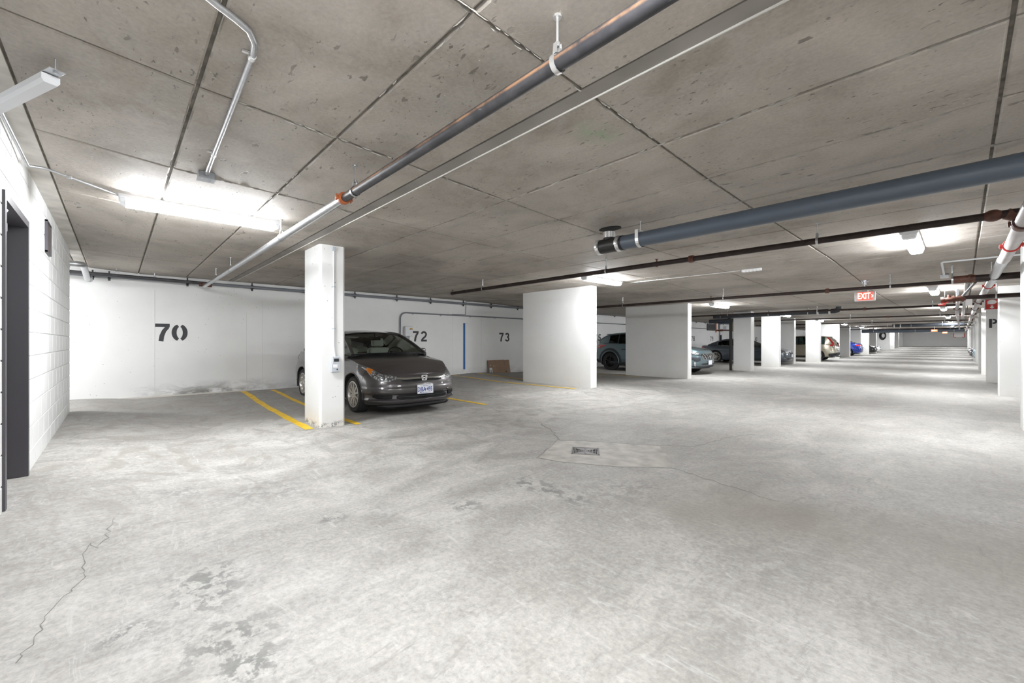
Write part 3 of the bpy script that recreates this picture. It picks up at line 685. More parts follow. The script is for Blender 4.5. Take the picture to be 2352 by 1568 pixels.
for (y_, z_), l_ in zip(MBv, lab): cross(y_, z_, -9.5, .40, .032, 'dark brown sprinkler pipe across the lane, ' + l_, (-6.5, -3.5, -.6), (-2.2,) if y_ < 30 else ())
# dark drain pipes further back
t = pipe('drain_pipe', [(-7.3, 18.75, 2.28), (-3.1, 18.75, 2.31), (-3.03, 18.75, 2.335), (-2.99, 18.75, 2.40), (-2.98, 18.75, 2.47)], .085, 'pvcdark', 'dark plastic drain pipe with an upturned end hanging past the lit stall columns', 'pipe', 18)
for x in (-7.0, -5.2, -3.9): hanger(t, (x, 18.75, 2.29), .085)
b = MB()
for x in (-3.25, -3.6): b.lathe([(.087, -.03), (.097, -.03), (.097, .03), (.087, .03)], (x, 18.75, 2.305), 'x', 18)
b.obj('band_clamp', M['bright'], t)
pipe('drain_pipe', [(-6.69, 18.76, 2.22), (-6.69, 18.98, 2.1), (-6.69, 18.98, 0)], .055, 'rubber', 'black vertical drain stack on the flank of a white column', 'pipe', 14)
t = pipe('drain_pipe', [(-3.1, 37, 2.24), (-.9, 37, 2.26), (.12, 37, 2.28)], .10, 'pvcdark', 'dark drain pipe low over the far lane with shiny clamps at its end', 'pipe', 14)
b = MB()
for x in (-2.2, -.8): hanger(t, (x, 37, 2.25), .10)
for x in (-3.0, -2.7): b.lathe([(.102, -.03), (.118, -.03), (.118, .03), (.102, .03)], (x, 37, 2.243), 'x', 14)
b.obj('band_clamp', M['bright'], t)
t = pipe('drain_pipe', [(-6.0, 47.8, 2.1), (.12, 47.8, 2.12)], .14, 'pvc', 'far grey-blue drain pipe above the end of the lane', 'pipe', 14)
for x in (-5.2, -2.6, -.4): hanger(t, (x, 47.8, 2.11), .14)

# E: pale main along the lane with brown couplings
EX = .385
t = pipe('sprinkler_pipe', [(EX, 5.2, 2.30), (EX, 8.55, 2.30)], .058, 'whitepipe', 'thick pale main pipe running along the right side of the lane, nearest length', seg=18)
coupling(t, (EX, 6.0, 2.30), .062, 'y', 'rust', .14); coupling(t, (EX, 7.35, 2.30), .058, 'y', 'red', .03); hanger(t, (EX, 7.35, 2.30), .058, 'y')
t = pipe('sprinkler_pipe', [(EX - .01, 8.55, 2.30), (.37, 11.2, 2.30), (.34, 12.9, 2.28)], [.058, .058, .050], 'steel', 'thick grey main pipe along the lane, length under the thick black pipe', seg=18)
coupling(t, (.355, 12.2, 2.29), .052, 'y', 'red', .03); hanger(t, (.355, 12.2, 2.29), .055, 'y')
t = pipe('sprinkler_pipe', [(.34, 12.9, 2.28), (.29, 18.5, 2.27), (.28, 60, 2.27)], .052, 'whitepipe', 'pale main pipe along the lane, far length passing the red sign', seg=14)
for y_ in (16.5, 20, 24, 29): coupling(t, (lerp(y_, [12.9, 18.5], [.34, .29]), y_, 2.272), .053, 'y', 'rust', .06)
t = pipe('sprinkler_pipe', [(-.05, 13.9, 2.20), (-.10, 19, 2.12), (-.10, 45, 2.12)], .036, 'whitepipe', 'pale second main beside the brown valve, running down the lane', seg=14)
for y_ in (17, 21.5, 27): coupling(t, (-.09, y_, 2.13), .036, 'y', 'rust', .05)
t = pipe('sprinkler_pipe', [(.075, 11.2, 2.30), (.06, 15, 2.22), (.02, 26, 2.2)], .036, 'whitepipe', 'slim pale pipe running down the lane between the two mains', seg=12)
# thick black cross mains on the right
t = pipe('sprinkler_pipe', [(.06, 10.6, 2.29), (3.5, 10.6, 2.29)], .055, 'rustpipe', 'thick black pipe across the right side, upper of the two', seg=16)
b = MB().tube([(-.12, 10.6, 2.29), (.16, 10.6, 2.29)], .062, 14); b.obj('fitting', M['rust'], t, smooth=40); coupling(t, (.10, 10.6, 2.29), .058, mt='rust'); hanger(t, (.34, 10.6, 2.29), .055); hanger(t, (-.11, 10.6, 2.29), .06)
t = pipe('sprinkler_pipe', [(.0, 13.6, 2.185), (3.5, 13.6, 2.185)], .046, 'rustpipe', 'thick black pipe across the right side, lower of the two', seg=16); hanger(t, (.50, 13.6, 2.185), .046)
b = MB().tube([(.16, 10.9, 2.25), (.02, 13.5, 2.22)], .022, 10); b.obj('brace', M['blackpipe'], t)
t = thing('valve', 'brown valve assembly with a red handle hanging over the lane', 'valve', (-.14, 13.6, 2.165))
b = MB().tube([(-.16, 0, -.03), (.2, 0, .015)], .06, 14).tube([(-.18, 0, -.03), (-.13, 0, -.025)], .085, 14).tube([(.0, 0, -.012), (.04, 0, -.005)], .085, 14).tube([(.13, 0, .005), (.17, 0, .01)], .08, 14).tube([(-.05, 0, 0), (-.05, 0, .10)], .03, 10); b.obj('body', M['rust'], t, smooth=40)
MB().tube([(-.05, -.02, -.05), (-.16, -.10, -.12)], .012, 8).rbox(-.22, -.10, -.13, -.09, -.145, -.105, .012).obj('handle', M['red'], t)
MB().box(.06, .10, -.02, .04, .08, .22).tube([(.08, 0, .08), (.02, 0, .0)], .012, 8).obj('switch_box', M['plastic'], t)
MB().box(.20, .30, -.03, -.025, -.16, -.02).obj('tag', M['signwhite'], t)
MB().tube([(-.12, 0, 0), (-.12, 0, .37)], .004, 6).tube([(.06, 0, .15), (-.02, 0, .36)], .005, 6).tube([(.06, 0, .0), (.06, 0, .36)], .007, 6).obj('hanger', M['steel'], t)
# conduit on the far right of the ceiling
t = pipe('conduit', [(2.2, 10.1, 2.555), (-.2, 10.1, 2.555), (-.23, 10.2, 2.555), (-.23, 11.6, 2.49)], .016, 'plasticlt', 'pale conduit on the ceiling turning a corner toward the brown valve', 'conduit', 8)
MB().rbox(-.28, -.16, 11.55, 11.67, 2.44, 2.50, .006).obj('box', M['steel'], t)
# smoke detector with conduit
t = pipe('conduit', [(-5.45, 8.72, 2.585), (-4.0, 8.74, 2.585), (-2.92, 8.76, 2.585)], .010, 'bright', 'thin bright conduit from a strip light to the pale sensor strip', 'conduit', 8)
for x in (-4.6, -3.9, -3.3): MB().box(x - .008, x + .008, 8.70, 8.79, 2.583, 2.6).obj('strap', M['steel'], t)
t = thing('sensor_strip', 'small pale ribbed sensor on the ceiling at the conduit end', 'sensor', (-2.72, 8.77, 2.6))
MB().rbox(-.17, .17, -.03, .03, -.055, 0, .012).obj('housing', M['plasticlt'], t)
b = MB()
for k in range(5): b.rbox(-.14 + k * .06, -.11 + k * .06, -.034, .034, -.058, -.02, .004)
b.obj('rib', M['signwhite'], t)

# ------------------------------------------------------------------ glyphs: painted stencils
def digit(ch, stencil):
    """strokes in a 1 x 1.45 box -> list of (polyline, width)"""
    H_, w_ = 1.45, .27
    def el(cx, cy, rx, ry, a0, a1, n=14): return [(cx + rx * math.cos(math.radians(a0 + (a1 - a0) * k / n)), cy + ry * math.sin(math.radians(a0 + (a1 - a0) * k / n))) for k in range(n + 1)]
    if ch == '7': return [([(.02, H_ - w_ / 2), (.98, H_ - w_ / 2)], w_), ([(.86, H_ - w_ * .9), (.60, .85), (.46, .45), (.40, 0)], [.26, .28, .30, .31])]
    if ch == '0':
        if stencil: return [(el(.5, .725, .38, .60, 106, 254), [.23 + .10 * math.sin(PI * k / 14) for k in range(15)]), (el(.5, .725, .38, .60, 74, -74), [.23 + .10 * math.sin(PI * k / 14) for k in range(15)])]
        return [(el(.5, .725, .37, .60, 0, 360, 28), w_)]
    if ch == '2': return [(el(.5, 1.02, .36, .31, 172, -20, 14) + [(.72, .70), (.30, .36), (.15, .13)], w_), ([(.05, w_ / 2), (.98, w_ / 2)], w_)]
    if ch == '3': return [(el(.46, 1.06, .33, .27, 165, -90, 12), w_), (el(.46, .42, .37, .30, 90, -165, 14), w_)]
    if ch == '5': return [([(.92, H_ - w_ / 2), (.20, H_ - w_ / 2)], w_), ([(.24, H_ - w_), (.16, .80)], w_ * .9), (el(.46, .47, .38, .35, 140, -160, 16), w_)]
    if ch == '8': return [(el(.5, 1.08, .30, .25, 0, 360, 20), w_), (el(.5, .42, .36, .30, 0, 360, 22), w_)]
    if ch == '9': return [(el(.5, 1.0, .36, .32, 0, 360, 22), w_), (el(.48, .62, .38, .50, 8, -100, 12), w_)]
    if ch == 'P': return [([(.16, 0), (.16, H_)], .32), ([(.42, H_ - .13), (.62, H_ - .13)] + el(.60, 1.04, .28, .28, 85, -85, 12)[1:-1] + [(.62, .76), (.42, .76)], .24)]
    return []
def painted(name, text, label, h, mtx, pitch=1.18, stencil=False, wscale=1., m='black', cat='painted number'):
    b = MB(); k = h / 1.45
    for i, ch in enumerate(text):
        for n_, (pl, wd_) in enumerate(digit(ch, stencil)):
            q = [((x * wscale + i * pitch) * k, y * k) for x, y in pl]
            b.ribbon(q, [v * k for v in wd_] if isinstance(wd_, list) else wd_ * k, 0, .0015 + .0006 * n_)
    b.xf(mtx); o = b.obj(name, M[m]); o['kind'] = 'thing'; return tag(o, label, cat)
def on_back(y, z): return Matrix(((0, 0, 1, XB + .001), (1, 0, 0, y), (0, 1, 0, z), (0, 0, 0, 1)))     # local x -> +y, y -> z
painted('painted_number', '70', 'large black stencilled number 70 on the white back wall', .37, on_back(.575, 1.225), 1.12, True, .97)
for txt, y_, where in (('72', 6.60, 'beside the pale charger box'), ('73', 10.14, 'above the leaning cardboard sheet'), ('75', 15.95, 'behind the teal crossover tail'), ('78', 26.05, 'beyond the second fin wall'), ('79', 28.95, 'below the dark louvred vent'), ('82', 37.9, 'glimpsed between two far columns')):
    painted('painted_number', txt, 'black painted number %s on the back wall %s' % (txt, where), .32, on_back(y_, 1.22 if y_ < 12 else 1.24), 1.32)
painted('painted_letter', 'P', 'black stencilled letter P on the greyish lane-side column', .27, Matrix(((1, 0, 0, .565), (0, 0, -1, 18.898), (0, 1, 0, 1.62), (0, 0, 0, 1))), 1.1, False, .78, cat='painted letter')

# ------------------------------------------------------------------ things on the back wall
t = thing('charger_box', 'pale wall box with a yellow and black switch beside number 72', 'electrical box', (XB, 6.42, 1.38))
MB().rbox(0, .13, -.125, .125, 0, .30, .015).obj('case', M['plasticlt'], t)
MB().box(.13, .136, .01, .11, .20, .222).obj('switch_label', M['dark'], t); MB().rbox(.131, .150, .03, .10, .215, .245, .004).obj('switch', M['yellow'], t)
MB().tube([(.05, -.05, 0), (.05, -.05, -1.3)], .018, 8).tube([(.05, .05, 0), (.05, .05, -.30), (.05, .12, -.6), (.05, .12, -1.3)], .014, 8).tube([(.05, .02, 0), (.05, .02, -1.3)], .009, 8).obj('cable', M['plastic'], t)
t = pipe('conduit', [(-11.45, 6.17, 1.3), (-11.45, 6.17, 1.90)] + arc((-11.45, 6.36, 1.90), .19, PI, PI / 2, (0, 1, 0), (0, 0, 1), 8)[1:] + [(-11.45, 12.0, 2.08), (-11.45, 28.2, 2.06)], .019, 'rail', 'grey conduit bending down the back wall to the charger box', 'conduit', 10)
b = MB()
for y_ in (6.6, 7.6, 8.8, 9.9): b.box(-11.5, -11.425, y_ - .012, y_ + .012, 2.045, 2.06)
b.obj('strap', M['steel'], t)
pipe('conduit', [(-11.46, 8.05, 2.07), (-11.46, 8.05, 2.11), (-11.46, 8.60, 2.13), (-11.46, 8.62, 2.565), (-11.30, 8.8, 2.585), (-10.0, 9.6, 2.575)], .008, 'rail', 'thin cable rising from the back wall conduit to the ceiling', 'cable', 8)
t = thing('wall_board', 'narrow upright dark blue board on the back wall right of number 72', 'board', (XB, 8.56, .28))
MB().box(0, .02, -.035, .035, 0, 1.56).obj('board', M['blue'], t); MB().box(0, .03, -.03, .16, 1.555, 1.565).box(0, .022, .03, .07, 1.0, 1.006).obj('bracket', M['steel'], t)
t = thing('cardboard_sheet', 'flat brown cardboard sheet leaning against the back wall by number 73', 'cardboard', (-11.36, 9.55, .06))
cbm = MB().box(-.008, .008, 0, .76, 0, .50); cbm.xf(Matrix.Rotation(-.18, 4, 'Y')); cbm.obj('panel', M['card'], t)
cbm = MB().box(-.008, .008, .765, 1.02, .0, .49); cbm.xf(Matrix.Rotation(-.18, 4, 'Y')); cbm.obj('flap', M['card'], t)
cbm = MB().box(.0085, .010, .04, .16, .02, .23).box(.0085, .010, .10, .13, .30, .34).box(.0085, .010, .24, .26, .27, .31); cbm.xf(Matrix.Rotation(-.18, 4, 'Y')); lb = cbm.obj('sticker', M['label'], t)
cbm = MB().box(.0101, .0108, .07, .13, .12, .145).box(.0101, .0108, .07, .13, .07, .10).box(.0085, .010, .80, .84, .05, .09); cbm.xf(Matrix.Rotation(-.18, 4, 'Y')); cbm.obj('print', M['dark'], t)
# far stall services above the coupe
t = thing('louvre_vent', 'dark louvred vent high on the back wall above number 79', 'vent', (XB, 29.15, 1.95))
MB().box(0, .05, -.75, -.68, 0, .46).box(0, .05, .68, .75, 0, .46).box(0, .05, -.75, .75, 0, .06).box(0, .05, -.75, .75, .40, .46).obj('frame', mat('vent_brown', (.10, .085, .08), .5), t)
MB().box(0, .01, -.7, .7, .03, .43).obj('back', M['dark'], t)
sl = MB().box(.01, .045, -.69, .69, -.004, .004).mesh('slat', M['dark'])
for k in range(5):
    o = link('slat', sl, t); o.location = (0, 0, .09 + k * .065); o.rotation_euler = (0, .5, 0)
t = thing('pipe_manifold', 'hanging cluster of orange and tan pipes over the coupe', 'pipe cluster', (-9.3, 24.2, 0))
MB().tube([(0, 0, 1.72), (0, 0, 2.3)], .03, 10).obj('orange_riser', M['orange'], t); MB().tube([(0, .0, 1.83), (.85, .1, 1.83)], .035, 10).tube([(.1, 0, 1.83), (.35, .03, 1.83)], .055, 10).obj('cross_pipe', M['rust'], t)
MB().tube([(.17, 0, 1.90), (.17, 0, 2.2), (.9, .1, 2.22)], .045, 10).obj('grey_drop', M['pvc'], t); MB().tube([(.88, .1, 1.76), (.88, .1, 2.3)], .06, 10).obj('tan_riser', M['tan'], t)
MB().rbox(.38, .56, -.05, .05, 1.87, 2.05, .01).obj('valve_box', M['plastic'], t)
MB().tube([(-.35, 0, 2.33), (-.15, 0, 2.33), (1.6, .2, 2.36)], .10, 14).obj('dark_drain', M['pvcdark'], t, smooth=50)
t = thing('outlet_box', 'small pale outlet box on the back wall just above the coupe roof', 'electrical box', (XB, 30.75, 1.25))
MB().rbox(0, .10, -.10, .16, .0, .35, .01).obj('case', M['plasticlt'], t); MB().box(.02, .12, -.24, -.10, .0, .42).box(.0, .1, -.35, .35, -.06, 0).obj('cover', M['dark'], t); MB().tube([(.04, -.28, .0), (.04, -.28, .78)], .03, 8).obj('conduit', M['rail'], t)

# vent on the block wall
t = thing('wall_vent', 'small dark framed vent high on the white block wall near the door', 'vent', (-6.62, YW, 2.16))
MB().box(-.17, .17, 0, .012, 0, .30).obj('plate', mat('vent_taupe', (.10, .085, .085), .5), t); MB().box(-.185, -.17, 0, .02, -.015, .315).box(.17, .185, 0, .02, -.015, .315).box(-.185, .185, 0, .02, -.015, 0).box(-.185, .185, 0, .02, .30, .315).obj('frame', M['frame'], t)

# meter and conduit on the near column
t = thing('meter', 'small grey meter box with a display on the near square column', 'electrical box', (-6.19, 2.295, .78))
MB().rbox(0, .05, -.062, .062, .0, .12, .008).obj('lower_case', M['plastic'], t); up = MB().rbox(0, .05, -.052, .058, .115, .225, .008).obj('upper_case', M['plastic'], t)
MB().box(.05, .053, -.03, .04, .15, .195).obj('display', M['dark'], t); MB().box(.05, .053, -.04, .02, .065, .11).obj('sticker', M['signwhite'], t); MB().tube([(.05, .015, .04), (.056, .015, .04)], .01, 10).obj('button', M['dark'], t)
t = pipe('conduit', [(-6.175, 2.295, 1.0), (-6.175, 2.285, 1.08), (-6.175, 2.275, 1.16), (-6.175, 2.275, 2.56)], .011, 'plasticlt', 'pale conduit running down the near square column to the meter', 'conduit', 10)
MB().rbox(-6.19, -6.16, 2.25, 2.30, 2.52, 2.58, .006).box(-6.19, -6.163, 2.25, 2.30, 1.40, 1.415).box(-6.19, -6.163, 2.25, 2.30, 2.0, 2.015).obj('strap', M['plastic'], t)

# ------------------------------------------------------------------ signs
def text_mesh(name, s, size, mt, parent, mtx, ext=.001, bold=0., align='CENTER', xs_=1.):
    cu = bpy.data.curves.new(name, 'FONT'); cu.body = s; cu.size = size; cu.extrude = ext; cu.offset = bold; cu.align_x = align; cu.align_y = 'CENTER'; cu.resolution_u = 3
    ob = bpy.data.objects.new(name, cu); COL.objects.link(ob)
    dg = bpy.context.evaluated_depsgraph_get(); me = bpy.data.meshes.new_from_object(ob.evaluated_get(dg)); bpy.data.objects.remove(ob)
    me.transform(mtx @ Matrix.Diagonal((xs_, 1, 1, 1))); me.materials.clear(); me.materials.append(M[mt] if isinstance(mt, str) else mt)
    return link(name, me, parent)
FRONT = Matrix(((1, 0, 0, 0), (0, 0, -1, 0), (0, 1, 0, 0), (0, 0, 0, 1)))       # local xy -> x,z facing -y
def exit_sign(loc, label, glow=True):
    t = thing('exit_sign', label, 'sign', loc)
    MB().rbox(-.17, .17, -.03, .03, -.10, .10, .012).obj('housing', M['signwhite'], t)
    MB().box(-.125, .13, -.034, -.029, -.082, .085).obj('face', M['exitred'], t)
    fc = text_mesh('lettering', 'EXIT', .18, 'exitlet', t, Matrix.Translation((-.012, -.0355, -.0)) @ FRONT, .001, .0035, xs_=.58)
    b = MB(); b.ribbon([(.112, .03), (.130, .0), (.112, -.03)], .012); b.xf(Matrix.Translation((0, -.0355, 0)) @ FRONT); b.obj('arrow', M['exitlet'], t)
    top = zc(loc[1]) - loc[2]
    MB().rbox(-.05, .05, -.03, .03, .10, .125, .006).tube([(0, 0, .125), (0, 0, top)], .009, 8).tube([(0, 0, top - .09), (0, 0, top - .03)], .03, 12).tube([(0, 0, top - .03), (0, 0, top)], .065, 14).tube([(-.04, .02, top - .07), (-.04, .02, top)], .01, 8).obj('stem', M['steel'], t)
    return t
exit_sign((-1.40, 11.55, 2.175), 'lit red EXIT sign hanging from the ceiling over the lane, nearest exit sign')
def far_exit(loc, label, s_=1.):
    t = thing('exit_sign', label, 'sign', loc); MB().rbox(-.42 * s_, .42 * s_, -.04, .04, -.2 * s_, .2 * s_, .02).obj('housing', M['exitfar'], t)
    text_mesh('lettering', 'EXIT', .32 * s_, 'exitlet', t, Matrix.Translation((0, -.043, 0)) @ FRONT, .001, .004)
    MB().tube([(0, 0, .2 * s_), (0, 0, zc(loc[1]) - loc[2])], .015, 8).obj('stem', M['steel'], t)
far_exit((-1.454, 46.5, 2.069), 'tiny glowing orange EXIT sign far down the lane, left one', .42)
far_exit((-1.142, 60, 2.107), 'tiny glowing orange sign far down the lane, right and lower one', .42)
# fire sign on the P column
def fire_sign(loc, sz, label):
    t = thing('fire_sign', label, 'sign', loc); h = sz / 2
    MB().box(-h, h, -.006, 0, -h * 1.12, h * 1.12).obj('plate', M['signwhite'], t)
    MB().box(-h * .86, h * .86, -.009, -.005, -h * .98, h * .98).obj('field', M['red'], t)
    b = MB(); n = 7
    for k in range(n):                                   # hatched border ticks
        for s_ in (-1, 1):
            z = -h * 1.0 + 2.0 * h * k / (n - 1); b.add([(s_ * h * .98, -.0075, z - .008), (s_ * h * .84, -.0095, z + .010), (s_ * h * .84, -.0095, z + .024), (s_ * h * .98, -.0075, z + .008)], [(0, 1, 2, 3)])
    b.obj('hatching', M['signwhite'], t)
    b = MB(); el = [(h * .60 * math.cos(a), h * .40 + h * .42 * math.sin(a)) for a in np.linspace(0, 2 * PI, 20, endpoint=False)]
    b.prism(el, 0, .003); b.prism([(-h * .55, h * .30), (-h * .30, h * .05), (-h * .58, h * .0)], 0, .003)
    b.prism([(-h * .14, -h * .25), (h * .14, -h * .25), (h * .14, -h * .55), (h * .32, -h * .55), (0, -h * .88), (-h * .32, -h * .55), (-h * .14, -h * .55)], 0, .003)
    b.xf(Matrix.Translation((0, -.0095, 0)) @ FRONT); b.obj('symbol', M['signwhite'], t); return t
fire_sign((.615, 18.89, 2.325), .31, 'red sign with a white round symbol and down arrow above letter P')
t = thing('corner_sign', 'white sign with red corner brackets hanging at the far end of the lane', 'sign', (-0.148, 50.0, 1.716)); t.scale = (.55, .55, .55)
MB().box(-.50, .50, -.01, .01, -.22, .30).obj('plate', M['signwhite'], t)
b = MB()
for s_ in (-1, 1): b.box(s_ * .54 - .04, s_ * .54 + .04, -.02, .0, -.28, .30).box(s_ * .42 - .14, s_ * .42 + .14, -.02, 0, -.30, -.22)
b.prism([(-.10, .20), (.10, .20), (0, .36)], 0, .02); b.obj('bracket', M['red'], t)
MB().tube([(0, 0, .3), (0, 0, (zc(50) - 1.716) / .55)], .02, 6).obj('stem', M['steel'], t)
t = thing('hose_coil', 'dark coiled hose hung on a far white column', 'hose', (-6.72, 69.53, 1.95))
b = MB()
for k in range(3): b.tube([((.30 - k * .05) * math.cos(a) + k * .03, -.02 * k, (.50 - k * .10) * math.sin(a)) for a in np.linspace(0, 2 * PI, 21)], .04, 8, False)
b.obj('coil', M['tyre'], t); MB().box(-.04, .04, -.05, .05, .40, .56).obj('hook', M['steel'], t)
t = thing('pendant_lamp', 'grey round fixture hanging before the far end wall', 'fixture', (-2.9, 70, 2.35)); MB().lathe([(0, -.12), (.28, -.10), (.40, .0), (.42, .12), (.2, .2), (0, .2)], seg=16).obj('shade', M['plastic'], t); MB().tube([(0, 0, .2), (0, 0, zc(70) - 2.35)], .02, 8).obj('stem', M['steel'], t)

# ------------------------------------------------------------------ cars
def cr(pts, n):
    """Catmull-Rom through pts, resampled to n points evenly by arc length"""
    P = np.array(pts, float); Q = np.vstack([2 * P[0] - P[1], P, 2 * P[-1] - P[-2]]); out = []
    for i in range(1, len(Q) - 2):
        for t in np.linspace(0, 1, 24, endpoint=False):
            a, b_, c_, d_ = Q[i - 1], Q[i], Q[i + 1], Q[i + 2]
            out.append(.5 * (2 * b_ + (c_ - a) * t + (2 * a - 5 * b_ + 4 * c_ - d_) * t * t + (3 * b_ - a - 3 * c_ + d_) * t ** 3))
    out.append(P[-1]); out = np.array(out); s = np.r_[0, np.cumsum(np.linalg.norm(np.diff(out, axis=0), axis=1))]
    return np.array([[np.interp(v, s, out[:, k]) for k in range(out.shape[1])] for v in np.linspace(0, s[-1], n)]), s[-1]
GLASS = {}
def car_glass(tint):
    k = tint
    if k not in GLASS:
        m = bpy.data.materials.new('car_glass'); m.use_nodes = True; nt = m.node_tree; nt.nodes.clear()
        o = node(nt, 'ShaderNodeOutputMaterial'); tr = node(nt, 'ShaderNodeBsdfTransparent'); gl = node(nt, 'ShaderNodeBsdfGlossy'); mx = node(nt, 'ShaderNodeMixShader'); fr = node(nt, 'ShaderNodeFresnel', i_IOR=1.45)
        tr.inputs[0].default_value = (*tint, 1); gl.inputs['Roughness'].default_value = .02
        nt.links.new(fr.outputs[0], mx.inputs[0]); nt.links.new(tr.outputs[0], mx.inputs[1]); nt.links.new(gl.outputs[0], mx.inputs[2]); nt.links.new(mx.outputs[0], o.inputs[0]); GLASS[k] = m
    return GLASS[k]
def headlamp_mat():
    t = NT('headlamp_lens', .12); tc = node(t.nt, 'ShaderNodeTexCoord')
    v = node(t.nt, 'ShaderNodeTexVoronoi', i_Scale=26.); t.l(tc.outputs['Object'], v.inputs['Vector'])
    c = t.mix(t.mr(v.outputs['Distance'], .1, .6), (.86, .88, .90), (.16, .17, .18)); t.color(c); t.b.inputs['Metallic'].default_value = .75; t.b.inputs['Coat Weight'].default_value = 1.
    t.bump(v.outputs['Distance'], .6, .02); return t.m
M['headlamp'] = headlamp_mat(); M['amber'] = mat('amber_lens', (.75, .22, .01), .15, coat=1.); M['chrome'] = mat('chrome', (.82, .83, .84), .12, 1.)
M['taillight'] = mat('tail_light_red', (.50, .02, .02), .15, coat=1.); M['trim'] = mat('black_trim', (.015, .015, .017), .35); M['seat'] = mat('beige_seat_cloth', (.62, .62, .56), .8); M['cabin'] = mat('cabin_dark', (.03, .03, .03), .7)
M['void'] = mat('opening_dark', (.006, .006, .006), .9); M['alloy'] = mat('alloy_silver', (.62, .60, .57), .3, .8); M['alloyblack'] = mat('alloy_black', (.02, .02, .022), .25, .3); M['plate'] = mat('plate_white', (.80, .82, .86), .4); M['plateblue'] = mat('plate_blue', (.03, .06, .28), .5); M['cladding'] = mat('grey_cladding', (.026, .03, .035), .6)
M['cabinlight'] = mat('cabin_lining', (.50, .49, .45), .85)
def paint(name, col, metal=.55): return mat(name, col, .32, metal, coat=1.)

